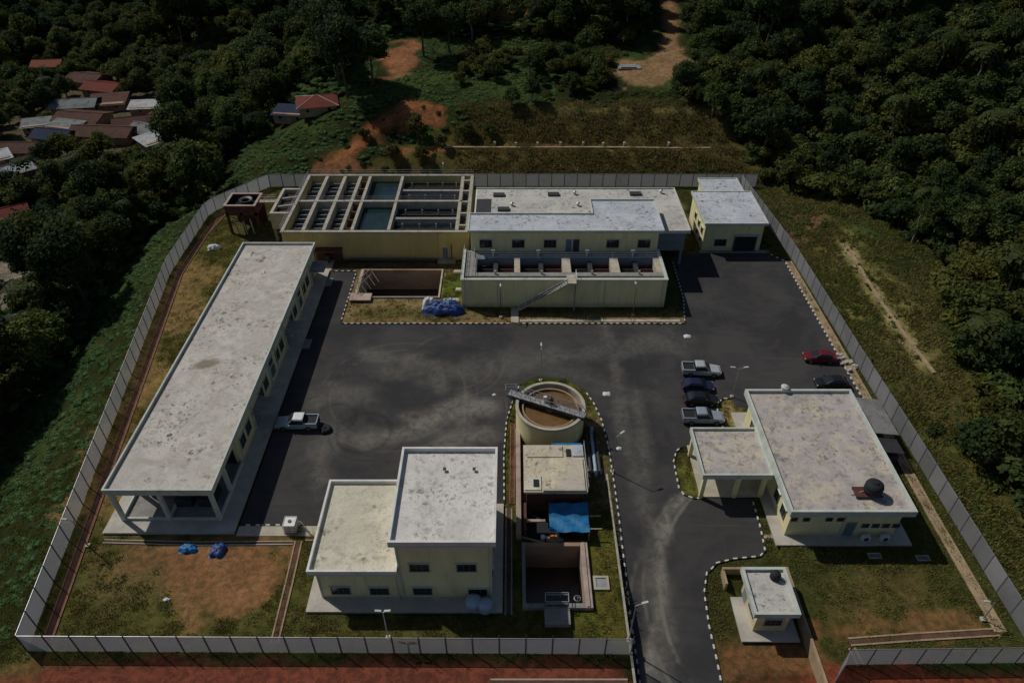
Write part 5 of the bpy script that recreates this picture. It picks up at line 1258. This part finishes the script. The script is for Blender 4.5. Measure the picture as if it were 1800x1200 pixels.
V_ = [('house with an orange-red roof at the far left edge of the village', 90, 125, 8, 6, .1, 'zinc_orange', 'gable'),
 ('rust red hipped house right of the palm tree, far side of the village', 160, 150, 10, 8, -.3, 'zinc_rust', 'gable'),
 ('house with the brightest rust red roof in the upper village', 188, 165, 10, 7, -.25, 'zinc_red', 'gable'),
 ('dim brown tin-roofed house below the rust red roofs', 195, 190, 9, 7, .2, 'zinc_rust', 'shed'),
 ('pale grey-blue tin-roofed house in the middle of the village', 138, 195, 11, 7, .15, 'zinc_grey', 'gable'),
 ('rust brown house between the grey roof and the blue roofs', 150, 220, 12, 8, -.15, 'zinc_rust', 'gable'),
 ('small pale roof at the left, beside the blue roof', 70, 232, 6, 4, .3, 'zinc_grey', 'shed'),
 ('low house with a deep blue tin roof', 102, 250, 9, 6, -.2, 'zinc_blue', 'gable'),
 ('pale lean-to roof touching the deep blue roof', 122, 236, 8, 4, -.25, 'zinc_grey', 'shed'),
 ('long brown-roofed row house in the lower village', 188, 245, 15, 7, -.08, 'zinc_rust', 'gable'),
 ('dull brown house with a dark roof right of the long row house', 240, 228, 9, 6, .3, 'zinc_rust', 'gable'),
 ('small bright red-roofed house under the white roofs', 280, 222, 6, 5, -.4, 'zinc_red', 'shed'),
 ('long narrow white-roofed house below the forest', 275, 198, 12, 4, .12, 'zinc_white', 'shed'),
 ('short white-roofed house right of the long white roof', 325, 190, 6, 4, -.1, 'zinc_white', 'gable'),
 ('pale grey roof under the small red roof', 262, 242, 7, 5, -.5, 'zinc_grey', 'gable'),
 ('small whitish roof lowest on the right of the village', 270, 260, 5, 5, .9, 'zinc_white', 'shed'),
 ('faded pink-brown long house at the left edge of the photo', 28, 275, 14, 6, 0, 'zinc_rust', 'gable'),
 ('white-roofed house lying diagonally at the left edge', 28, 315, 12, 5, .75, 'zinc_white', 'gable'),
 ('small white roof at the very left edge beside the diagonal one', 2, 292, 5, 4, .7, 'zinc_white', 'shed'),
 ('red-roofed house low at the left edge, below the white roof', 12, 395, 9, 6, .6, 'zinc_red', 'gable'),
 ('lone red hip-roofed house at the forest edge behind the tank block', 560, 195, 8, 7, .25, 'zinc_red', 'hip'),
 ('blue-roofed shed left of the lone red house', 515, 212, 7, 4, -.15, 'zinc_blue', 'shed'),
 ('dark blue-roofed house at the left edge by the trees, lowest of the village', 8, 598, 8, 6, .5, 'zinc_blue', 'gable')]
HOUSES = [house(*v) for v in V_]
HXY = [(h.location.x, h.location.y) for h in HOUSES]
# ------------------------------------------------------------------ plants: crown meshes made of many leaf faces
def leafcloud(name, mat, blobs, dens=26, size=.34, core=True, seed=0, flat=.85, trimat=None):
    r = np.random.default_rng(seed); V = []; Fc = []; n0 = 0
    for (cx_, cy_, cz_, rx, ry, rz_) in blobs:
        area = 4*math.pi*((rx*ry)**1.6/2+(rx*rz_)**1.6/2)**(1/1.6)*.8; n = int(area*dens)
        d = r.normal(size=(n, 3)); d /= np.linalg.norm(d, axis=1)[:, None]; d = d[(d[:, 2] > -.55)]
        rad = .62+.52*r.random(len(d))**.8
        lump = 1+.22*np.sin(d[:, 0]*5+seed)*np.cos(d[:, 1]*6+cx_)+.12*np.sin(d[:, 2]*9+cy_)
        p = d*np.array([rx, ry, rz_])*(rad*lump)[:, None]+np.array([cx_, cy_, cz_])
        nrm = d+r.normal(size=d.shape)*flat; nrm[:, 2] += .35; nrm /= np.linalg.norm(nrm, axis=1)[:, None]
        t = np.cross(nrm, r.normal(size=d.shape)); t /= np.linalg.norm(t, axis=1)[:, None]; b_ = np.cross(nrm, t)
        s = size*(.6+.8*r.random(len(d)))[:, None]
        q_ = np.stack([p-t*s, p-b_*s*.55, p+t*s, p+b_*s*.55], 1)
        V.append(q_.reshape(-1, 3)); k = len(p); Fc.append(np.arange(k*4).reshape(k, 4)+n0); n0 += k*4
    V = np.concatenate(V); Fc = np.concatenate(Fc)
    me = bpy.data.meshes.new(name)
    vs2 = V.tolist(); fs2 = Fc.tolist()
    if core:
        mb = MB()
        for (cx_, cy_, cz_, rx, ry, rz_) in blobs:
            mb.lathe((cx_, cy_, cz_-rz_*.62), [(rx*.3, 0), (rx*.62, rz_*.35), (rx*.66, rz_*.75), (rx*.42, rz_*1.15), (rx*.06, rz_*1.3)], 7)
        m0 = len(vs2); vs2 += [list(v) for v in mb.v]; fs2 += [[i+m0 for i in f] for f in mb.f]
    me.from_pydata(vs2, [], fs2); me.materials.append(MATS[mat]); me.update(); return me
def crown_blobs(rad, h, n, seed, z0):
    r = random.Random(seed); out = []
    for i in range(n):
        a = i*2.4+r.random(); rr = rad*.62*math.sqrt((i+.5)/n); hh = z0+h*(1-(rr/rad)**2)*r.uniform(.45, 1)
        s = rad*r.uniform(.30, .46); out.append((rr*math.cos(a), rr*math.sin(a), hh, s, s*r.uniform(.8, 1.2), s*r.uniform(.65, .95)))
    return out
def trunk_mesh(h, r, seed, mat='bark', limbs=4, spread=1.6):
    mb = MB(); q_ = random.Random(seed); p = Vector((0, 0, -.6)); pts = [p]
    for i in range(4): p = Vector((q_.uniform(-.12, .12)*h*.15*(i+1), q_.uniform(-.12, .12)*h*.15*(i+1), h*(i+1)/4)); pts.append(p)
    for i in range(4): mb.tube(pts[i], pts[i+1], r*(1-.17*i), r*(1-.17*(i+1)), 7, False)
    for k in range(limbs):
        a = k*2.4+q_.random(); s = pts[2]+(pts[4]-pts[2])*(k/limbs)
        mb.tube(s, s+Vector((math.cos(a)*spread, math.sin(a)*spread, spread*.9)), r*.4, r*.12, 5, False)
    return mb.mesh('trunk', mat)
SP = []
specs = [('leaf_dark', 3.0, 4.2, 12, 1.9), ('leaf_dark', 3.8, 5.4, 15, 3.4), ('leaf_mid', 2.4, 3.2, 10, 1.3), ('leaf_mid', 3.3, 4.0, 13, 2.4),
         ('leaf_olive', 2.7, 3.0, 10, 1.6), ('leaf_dark', 2.6, 5.4, 13, 2.6), ('leaf_mid', 4.4, 5.6, 18, 4.2), ('leaf_olive', 2.0, 2.4, 8, 1.0), ('leaf_dark', 5.2, 9.5, 24, 5.5)]
for i, (mt, rad, h, n, z0) in enumerate(specs):
    cm = leafcloud('crown', mt, crown_blobs(rad, h, n, i*13+5, z0-.5), dens=22 if rad < 4 else 15, size=.23 if rad < 4 else .30, seed=i)
    tm = trunk_mesh(z0+h*.5, .13+rad*.045, i, 'bark' if i % 3 else 'pale_bark', 4, rad*.5)
    SP.append((cm, tm, rad, z0+h))
# palm
def palm_mesh(seed, h=8.5):
    r = random.Random(seed); mb = MB(); 
    for k in range(20):
        a = k*2.39996; el = r.uniform(-.1, .9); L = r.uniform(2.7, 3.4); prev = Vector((0, 0, h)); pd = None
        d = Vector((math.cos(a), math.sin(a), 0)); side = Vector((-d.y, d.x, 0))
        for j in range(7):
            t = (j+1)/7; p = Vector((0, 0, h))+d*L*t*(1-.12*t)+Vector((0, 0, L*(el*t-1.15*t*t)))
            wd = .62*math.sin(math.pi*min(1, t*.9+.08))
            for s in (-1, 1):
                n = len(mb.v); e = (side*s*wd)+Vector((0, 0, -.22*wd)); gap = (p-prev)*.12
                mb.v += [tuple(prev+gap), tuple(p-gap), tuple(p-gap+e+d*.15), tuple(prev+gap+e*.95+d*.15)]; mb.f.append((n, n+1, n+2, n+3))
            prev = p
    return mb.mesh('fronds', 'leaf_palm'), trunk_mesh(h, .16, seed, 'pale_bark', 0)
PALM = [palm_mesh(1, 8.5), palm_mesh(2, 6.5)]
def fmask(x, y):
    """how much forest stands at a place: 0 none, 1 dense"""
    x = np.asarray(x, float); y = np.asarray(y, float); n = fbm(x*.07, y*.07, 61)
    right = sm(-1.5, 2.5, x-np.interp(y, [20, 35, 42, 60, 80, 98, 118, 128, 140, 152, 400], [54, 53.5, 54, 57.5, 62.5, 68.5, 65, 56, 45, 38, 40])+(n-.5)*7)
    left = sm(-1, 3, np.interp(y, FLY, FLX)-np.interp(y, [30, 60, 80, 118, 135, 150], [14, 15, 15, 11, 12, 14])-x+(n-.5)*7)*sm(152, 144, y+0*x) if False else 0
    xl = np.interp(y, FLY, FLX); lw = np.interp(y, [30, 60, 80, 100, 118, 135, 150, 170], [17, 18, 15.5, 12.5, 12.5, 15, 18, 19])
    left = sm(-1, 3, xl-lw-x+(n-.5)*8)
    top = sm(188, 197, y+(n-.5)*22)
    mid = sm(-36, -46, x+(n-.5)*8)*sm(152, 160, y)
    f = np.maximum.reduce([right, left*(y < 175), top, mid])
    return f
CLEAR = [ # (polygon, inverse soft)
 TP([(0, 330), (-60, 330), (-60, 200), (60, 105), (215, 100), (235, 140), (340, 170), (350, 215), (300, 280), (215, 300), (240, 345), (225, 370), (170, 330), (110, 290)]),
 TP([(1085, 112), (1130, 90), (1135, -20), (1225, -20), (1215, 70), (1225, 120), (1190, 160), (1090, 160)]),
 TP([(855, 5), (940, 0), (940, 45), (860, 50)]), TP([(668, 75), (735, 70), (725, 118), (690, 140), (665, 130)]),
 TP([(-40, 425), (60, 440), (75, 530), (20, 610), (-40, 610)]), TP([(600, 300), (590, 215), (700, 120), (900, 60), (960, 90), (980, 190), (850, 200), (700, 300)]),
 TP([(490, 240), (500, 190), (545, 165), (610, 170), (640, 200), (620, 300), (500, 300)]), TP([(-20, 420), (-20, 360), (40, 360), (50, 420)])]
pts = []
def ok_site(x, y, rad):
    for hx, hy in HXY:
        if abs(x-hx) < 6.0+rad*.4 and -6.5-rad*.8 < (y-hy) < 4.5: return False
    return True
grid = {}
def far_enough(x, y, rr):
    gx_, gy_ = int(x//6), int(y//6)
    for i in (-1, 0, 1):
        for j in (-1, 0, 1):
            for (a, b, c) in grid.get((gx_+i, gy_+j), ()):
                if (a-x)**2+(b-y)**2 < (.50*(c+rr))**2: return False
    grid.setdefault((gx_, gy_), []).append((x, y, rr)); return True
cand = rng.random((26000, 2))*np.array([400, 400])+np.array([-215, 25])
fm = fmask(cand[:, 0], cand[:, 1]); dep = cand[:, 1]
for j_, c_ in enumerate(CLEAR): fm = fm*(1-sm(-1.5, 1.5, sdist(c_, cand[:, 0], cand[:, 1]))*(.42 if j_ == 0 else 1))
inviewX = np.abs(cand[:, 0]) < (cand[:, 1]*.78+40)*.92+18
hp = rng.random(len(cand))
for i in np.argsort(-rng.random(len(cand))):
    x, y = cand[i]
    if fm[i] < .35+.3*hp[i] or not inviewX[i]: continue
    if y > 170 or (x < -40 and y > 60): k = random.choice([1, 6, 8, 8, 3, 0, 5, 6]) if not (y < 240 and -150 < x < -82) else random.choice([2, 0, 3, 7, 4])
    elif x > 45: k = random.choice([0, 0, 1, 2, 3, 3, 4, 5, 2, 7])
    else: k = random.choice([0, 1, 2, 3, 5])
    s = random.choice([random.uniform(.5, .9), random.uniform(.8, 1.2), random.uniform(1.0, 1.35)]); rad = SP[k][2]*s
    if not ok_site(x, y, rad) or not far_enough(x, y, rad): continue
    pts.append((float(x), float(y), k, s))
# single trees and bushy young growth that can be told apart on the open slopes
SINGLE = [(735, 245, 7, 1.3, 'small bright green tree alone beside the red dirt track'), (742, 285, 7, 1.0, 'bushy small tree at the lower end of the red dirt track'),
 (690, 282, 4, .7, 'low dark bush left of the track above the fence'), (900, 185, 2, .9, 'dark young tree at the top corner of the terraced slope'),
 (935, 180, 0, .8, 'dark leafy tree standing on the creeper slope above the terraces'), (1000, 165, 3, .8, 'leafy tree just above the upper terrace, left of the clearing'),
 (1050, 150, 0, .8, 'dark round tree left of the pale clearing'), (960, 120, 6, .6, 'broad tree on the creeper slope'), (1030, 100, 3, 1.0, 'bright-topped tree high on the slope'),
 (1130, 60, 3, .8, 'tree beside the dirt road, on its left side'), (640, 250, 7, .8, 'small bush beside the orange soil bank'), (860, 245, 2, .7, 'scrubby tree on the left flank of the terraces'),
 (820, 240, 4, .7, 'olive scrub tree left of the terraces'), (775, 260, 7, .9, 'olive bush between the track and the terraces'), (1390, 330, 4, .8, 'bright yellow-green bush behind the garage building'),
 (1340, 290, 2, .8, 'young tree behind the rear annex of the garage building'), (1300, 245, 2, .8, 'young tree at the right end of the terraces'), (1290, 205, 3, .8, 'tree at the right end of the upper terrace'),
 (612, 175, 8, 1.1, 'very tall dark tree standing behind the lone red house'),
 (655, 150, 8, .9, 'very tall dark tree on the left of the upper orange patch'), (745, 100, 8, .9, 'very tall dark tree right of the upper orange patch'), (790, 95, 1, 1.2, 'dark tree at the top edge of the creeper slope'), (830, 70, 6, .9, 'wide dark tree below the uppermost orange patch'),
 (60, 330, None, 1.1, 'tall palm tree between the village and the compound, on the left'), (150, 345, None, 1.25, 'large palm with spreading fronds left of the compound'), (95, 180, None, 1.0, 'leaning palm among the village roofs')]
for i_, (px, py, s_) in enumerate(((1640, 140, 1.3), (1705, 165, 1.25), (1560, 250, 1.2), (1490, 300, 1.1), (1725, 275, 1.3), (1600, 430, 1.1), (1755, 540, 1.3), (1700, 640, 1.2), (1455, 250, 1.1), (120, 470, 1.3), (235, 430, 1.2), (85, 580, 1.4), (310, 330, 1.1), (1330, 180, 1.0), (420, 250, 1.2))):
    SINGLE.append((px, py, None, s_, ('palm crown in the upper right forest, highest of the palms', 'palm right beside the highest palm of the right forest', 'palm in the middle of the upper right forest', 'palm at the lower front of the upper right forest', 'palm near the right edge, upper forest',
     'palm standing above the middle of the right grass slope', 'palm at the right edge of the photo at mid height', 'lowest palm on the right hillside', 'palm at the left front of the right forest', 'palm in the dense trees at the left edge', 'palm in the trees just left of the frame tower', 'lowest palm at the left edge of the photo', 'palm between the village and the creeper slope', 'palm beside the terraces on their right', 'palm in the dark trees right of the village')[i_]))
gname = {0: 'dark', 1: 'dark tall', 2: 'mid green', 3: 'mid green', 4: 'olive', 5: 'narrow dark', 6: 'wide green', 7: 'small olive', 8: 'very tall dark'}
def plant(name, label, cat, x, y, k, s, group=None):
    cm, tm = (SP[k][0], SP[k][1]) if k is not None else PALM[int(x*7) % 2]
    o = empty(name, label, cat, (x, y, float(hz(x, y))-.1), group, random.uniform(0, 6.28))
    sc = (s*random.uniform(.9, 1.1), s*random.uniform(.9, 1.1), s*random.uniform(.9, 1.15))
    inst(cm, 'crown' if k is not None else 'fronds', o, (0, 0, 0), sc=sc); inst(tm, 'trunk', o, (0, 0, 0), sc=sc); return o
def proj(x, y, z):
    v = Vector((x, y, z-CH)); dd = v.y*math.cos(TH)-v.z*math.sin(TH); u = v.y*math.sin(TH)+v.z*math.cos(TH)
    return 900+FP*v.x/dd, 600-FP*u/dd, dd
for (px, py, k, s, lab) in SINGLE:
    x, y, z = T(px, py); plant('palm_tree' if k is None else 'broadleaf_tree', lab, 'palm tree' if k is None else 'tree', x, y, k, s, 'single trees on the open ground')
BUSH = TP([(840, 60), (960, 15), (1140, -20), (1150, 95), (1080, 100), (1060, 160), (900, 195), (800, 160)])
bx0, bx1 = min(p[0] for p in BUSH), max(p[0] for p in BUSH); by0, by1 = min(p[1] for p in BUSH), max(p[1] for p in BUSH)
for _ in range(900):
    x, y = random.uniform(bx0, bx1), random.uniform(by0, by1)
    dB = float(sdist(BUSH, np.array([x]), np.array([y]))[0])
    if dB < 0 or float(vnoise(x*.12, y*.12, 91)) < .42: continue
    if any(float(sdist(c_, np.array([x]), np.array([y]))[0]) > -1.5 for c_ in CLEAR[1:4]): continue
    k = random.choice([7, 2, 4, 0, 7, 3]); s = random.uniform(.55, 1.0)
    if far_enough(x, y, SP[k][2]*s): pts.append((x, y, k, s))
sized = []
for (x, y, k, s) in pts:
    z = float(hz(x, y)); u, v, d = proj(x, y, z+SP[k][3]*s*.8)
    vis = -30 < u < 1830 and -30 < v < 1230
    sized.append((-(SP[k][2]*s/d) if vis else 1, x, y, k, s, u, v))
sized.sort()
near = [t for t in sized[:275]]; rest = sized[275:]
def where(x, y, u, v):
    side = 'on the right hillside' if u > 1240 else ('on the left below the embankment' if x < -45 and y < 140 else ('behind the village' if u < 560 else 'at the top behind the slope'))
    return side
for (_, x, y, k, s, u, v) in near:
    w_ = where(x, y, u, v)
    plant('broadleaf_tree', '%s broadleaf tree in the forest %s' % (gname[k], w_), 'tree', x, y, k, s, '%s trees of the forest %s' % (gname[k], w_))
# individual shrubs serve the undergrowth as kinds
def shrub_mesh(seed, mat, rad, dens=22, size=.2, n=4, flat=.5, hh=.5):
    r = random.Random(seed); bl = []
    for i in range(n):
        a = r.random()*6.28; q_ = rad*r.uniform(0, .55); s = rad*r.uniform(.45, .65)
        bl.append((q_*math.cos(a), q_*math.sin(a), rad*.25*hh, s, s, s*hh*1.3))
    return leafcloud('foliage', mat, bl, dens, size, True, seed, flat)
SH = [shrub_mesh(1, 'leaf_mid', 1.2), shrub_mesh(2, 'leaf_dark', 1.4), shrub_mesh(3, 'leaf_olive', 1.0), shrub_mesh(4, 'leaf_creeper', 1.3, 18, .16, 5, .35, .26), shrub_mesh(5, 'leaf_creeper', 1.1, 20, .13, 5, .35, .22)]
TF = []
for j in range(3):
    r = random.Random(j+50); mb = MB()
    for i in range(22):
        a = r.random()*6.28; q_ = r.random()**.6*.42; x, y = q_*math.cos(a), q_*math.sin(a); h = r.uniform(.07, .18); b = r.random()*6.28; lx, ly = r.uniform(-.14, .14), r.uniform(-.14, .14); wq = .045
        mb.add([(x-wq*math.cos(b), y-wq*math.sin(b), -.02), (x+wq*math.cos(b), y+wq*math.sin(b), -.02), (x+lx, y+ly, h)], [(0, 1, 2)])
    TF.append(mb.mesh('blades', 'leaf_dry' if j == 2 else 'leaf_grass'))
def kinds(meshes, name, labels, cat, spots, kind=None):
    out = []
    for me, lab, (x, y) in zip(meshes, labels, spots):
        o = bpy.data.objects.new(name, me); COL.objects.link(o); o.location = (x, y, float(hz(x, y))); tag(o, lab, cat, None, kind); out.append(o)
    return out
shk = kinds(SH, 'shrub', ['low mid green shrub on the grass slope right of the fence', 'dark shrub on the grass slope right of the fence', 'olive shrub on the slope behind the right fence', 'leafy creeper clump high on the embankment left of the fence', 'leafy creeper clump lower on the embankment left of the fence'], 'shrub',
            [T(1520, 640)[:2], T(1640, 760)[:2], T(1450, 400)[:2], T(180, 640)[:2], T(60, 900)[:2]])
tfk = kinds(TF, 'grass_tuft', ['grass tuft on the lawn at the bottom left', 'grass tuft on the lawn near the two-storey block', 'grass tuft on the lawn below the office'], 'grass', [P(250, 1090), P(560, 1100), P(1500, 1030)], 'stuff')
crk = []
used = set()
for o in list(COL.objects):
    if o.type == 'MESH' and o.name.startswith('crown') and o.data not in used: used.add(o.data); crk.append(o)
def scatter(name, label, cat, srcs, P3, S, I):
    """one object of growth nobody could count, its members spread by geometry nodes"""
    me = bpy.data.meshes.new(name); n = len(P3); me.vertices.add(n); me.vertices.foreach_set('co', np.asarray(P3, float).ravel()); me.update()
    for nm, ty, arr in (('size', 'FLOAT', S), ('turn', 'FLOAT', rng.random(n)*6.28), ('pick', 'INT', I)):
        a = me.attributes.new(nm, ty, 'POINT'); a.data.foreach_set('value', np.asarray(arr).astype(np.float32 if ty == 'FLOAT' else np.int32))
    o = bpy.data.objects.new(name, me); COL.objects.link(o); tag(o, label, cat, None, 'stuff')
    ng = bpy.data.node_groups.new(name, 'GeometryNodeTree')
    ng.interface.new_socket('Geometry', in_out='INPUT', socket_type='NodeSocketGeometry'); ng.interface.new_socket('Geometry', in_out='OUTPUT', socket_type='NodeSocketGeometry')
    gi = ng.nodes.new('NodeGroupInput'); go = ng.nodes.new('NodeGroupOutput'); jn = ng.nodes.new('GeometryNodeJoinGeometry')
    def attr(nm, ty): a = ng.nodes.new('GeometryNodeInputNamedAttribute'); a.data_type = ty; a.inputs[0].default_value = nm; return a.outputs[0]
    size = attr('size', 'FLOAT'); turn = attr('turn', 'FLOAT'); pick = attr('pick', 'INT')
    cx3 = ng.nodes.new('ShaderNodeCombineXYZ'); ng.links.new(turn, cx3.inputs[2])
    for i, s in enumerate(srcs):
        oi = ng.nodes.new('GeometryNodeObjectInfo'); oi.transform_space = 'ORIGINAL'; oi.inputs[0].default_value = s
        ip = ng.nodes.new('GeometryNodeInstanceOnPoints'); cmpn = ng.nodes.new('FunctionNodeCompare'); cmpn.data_type = 'INT'; cmpn.operation = 'EQUAL'
        ng.links.new(pick, [x for x in cmpn.inputs if x.type == 'INT' and x.enabled][0]); [x for x in cmpn.inputs if x.type == 'INT' and x.enabled][1].default_value = i
        ng.links.new(gi.outputs[0], ip.inputs['Points']); ng.links.new(cmpn.outputs[0], ip.inputs['Selection'])
        ng.links.new(oi.outputs['Geometry'], ip.inputs['Instance']); ng.links.new(cx3.outputs[0], ip.inputs['Rotation']); ng.links.new(size, ip.inputs['Scale'])
        ng.links.new(ip.outputs[0], jn.inputs[0])
    ng.links.new(jn.outputs[0], go.inputs[0])
    md = o.modifiers.new('scatter', 'NODES'); md.node_group = ng; return o
# the rest of the forest
kid = {o.data: i for i, o in enumerate(crk)}
R3 = [(x, y, float(hz(x, y))-.1) for (_, x, y, k, s, u, v) in rest if SP[k][0] in kid]
if R3: scatter('far_forest', 'dark mass of forest trees closing the top of the view', 'forest', crk, R3, [s for (_, x, y, k, s, u, v) in rest if SP[k][0] in kid], [kid[SP[k][0]] for (_, x, y, k, s, u, v) in rest if SP[k][0] in kid])
# undergrowth and creepers
n = 62000
c = rng.random((n, 2))*np.array([330, 250])+np.array([-190, 22])
x, y = c[:, 0], c[:, 1]; col = gcol(x, y)
outside = sdist([(-47.2, 30), (-53, 69), (-58.2, 100), (-58.5, 121), (-50, 132.5), (50.5, 132.5), (50.9, 20), (-47.2, 20)], x, y) < -.3
green = (col[:, 1] > col[:, 0]*1.02)
rnd = rng.random(n)
xl = np.interp(y, FLY, FLX)
emb = (x < xl) & (x > xl-19) & (y > 30) & (y < 140)
slope = (x > -62) & (x < 10) & (y > 133) & (y < 205) & green
rightgrass = (x > 50) & (y < 132)
fmv = fmask(x, y)
p = np.where(emb, 1, np.where(slope, 1, np.where(rightgrass, .45, np.where(green, .55, .05))))*np.where(np.abs(x) < (y*.78+40)*.9+12, 1, 0)
k = outside & (rnd < p) & ((y > 33.6) | (x < -50))
for c_ in CLEAR[:4]: k &= ~((sdist(c_, x, y) > -.5))
dterr = (x > -8) & (x < 46) & (y > 132) & (y < 151); k &= ~(dterr & (rng.random(n) < .9))
for hx, hy in HXY: k &= ~((np.abs(x-hx) < 6) & (np.abs(y-hy) < 4.5))
x, y = x[k], y[k]; e2 = (emb | slope)[k]; f2 = fmv[k]
I = np.where(e2, rng.integers(3, 5, len(x)), rng.integers(0, 3, len(x))); 
S = np.where(e2, rng.uniform(.5, .95, len(x)), np.where(f2 > .5, rng.uniform(.8, 1.6, len(x)), rng.uniform(.3, .8, len(x))))
rg = (x > 50) & (y < 132) & (f2 < .5); I = np.where(rg & (rng.random(len(x)) < .4), 2, np.where(rg, rng.choice([0, 3, 4], len(x)), I)); S = np.where(rg, S*.8, S)
tr_ = (x > -8) & (x < 46) & (y > 132) & (y < 151); S = np.where(tr_, S*.5, S)
hi_ = (f2 > .5) & (rng.random(len(x)) < .5)
S = np.where(hi_, S*1.5, S); lift = np.where(hi_, rng.uniform(.4, 3.2, len(x)), 0)
scatter('undergrowth', 'creepers and undergrowth covering the slopes around the compound', 'undergrowth', shk, np.stack([x, y, hz(x, y)-.05+lift], 1), S, I)
# grass on the lawns, verges and terraces
n = 90000
c = np.concatenate([rng.random((n, 2))*np.array([108, 100])+np.array([-57, 33]), rng.random((22000, 2))*np.array([62, 22])+np.array([-12, 132]), rng.random((34000, 2))*np.array([22, 100])+np.array([50, 35])])
x, y = c[:, 0], c[:, 1]; col = gcol(x, y); dn = fbm(x*.5, y*.5, 77)
bad = sdist(ASPH, x, y) > -.25
for (a, b, cc, d) in ((-44.8, -30.2, 47.2, 100.2), (-20.6, -.8, 38, 51.7), (-39, -6.5, 103, 125.5), (-8, 30, 89.6, 117), (32.4, 43.4, 105.6, 124.4), (28.3, 43.2, 45.8, 66.5), (21.5, 29, 52.4, 60.7), (21.8, 27.7, 35, 42.2),
                      (.3, 8.9, 38.3, 68.5), (-25.3, -11.2, 91.8, 100.5), (-42.2, -38, 109, 119.5), (3, 5.9, 36.5, 38.6), (-51, -45, 112, 117.5)): bad |= (x > a) & (x < b) & (y > cc) & (y < d)
bad |= (x > 9.5) & (x < 20.5) & (y < 36); bad |= (np.abs(x-np.interp(y, FLY, FLX)-1.7) < .8)
greenish = col[:, 1]/(col[:, 0]+1e-6)
p = np.clip((greenish-.62)*2.6, 0, 1)*np.clip((dn-.32)*4, .1, 1)
p = np.where((x > 50) | (y > 131), np.clip((dn-.36)*4, .06, .8)*.62, p)*np.where(ldist(dl, x, y) < 1.6, .08, 1)
k = (~bad) & (rng.random(len(x)) < p) & ((y < 131) | (y > 132.5)) & (fmask(x, y) < .6)
x, y = x[k], y[k]
scatter('grass', 'short patchy grass on the lawns and terraces', 'grass', tfk, np.stack([x, y, hz(x, y)], 1), rng.uniform(.6, 1.5, len(x))*np.where((x > 50) | (y > 131), 1.8, 1), np.where(rng.random(len(x)) < np.where(y > 131, .72, np.where(x > 50, .22, .25)), 2, rng.integers(0, 2, len(x))))
for o in COL.objects:
    if o.parent and o.name.split('.')[0] in ('handrail', 'frame', 'cage', 'stair_steps', 'heap_bags', 'fronds', 'crown') and o.type == 'MESH' and o.name.split('.')[0] not in ('crown', 'fronds'): o['kind'] = 'stuff'
bpy.context.view_layer.update()
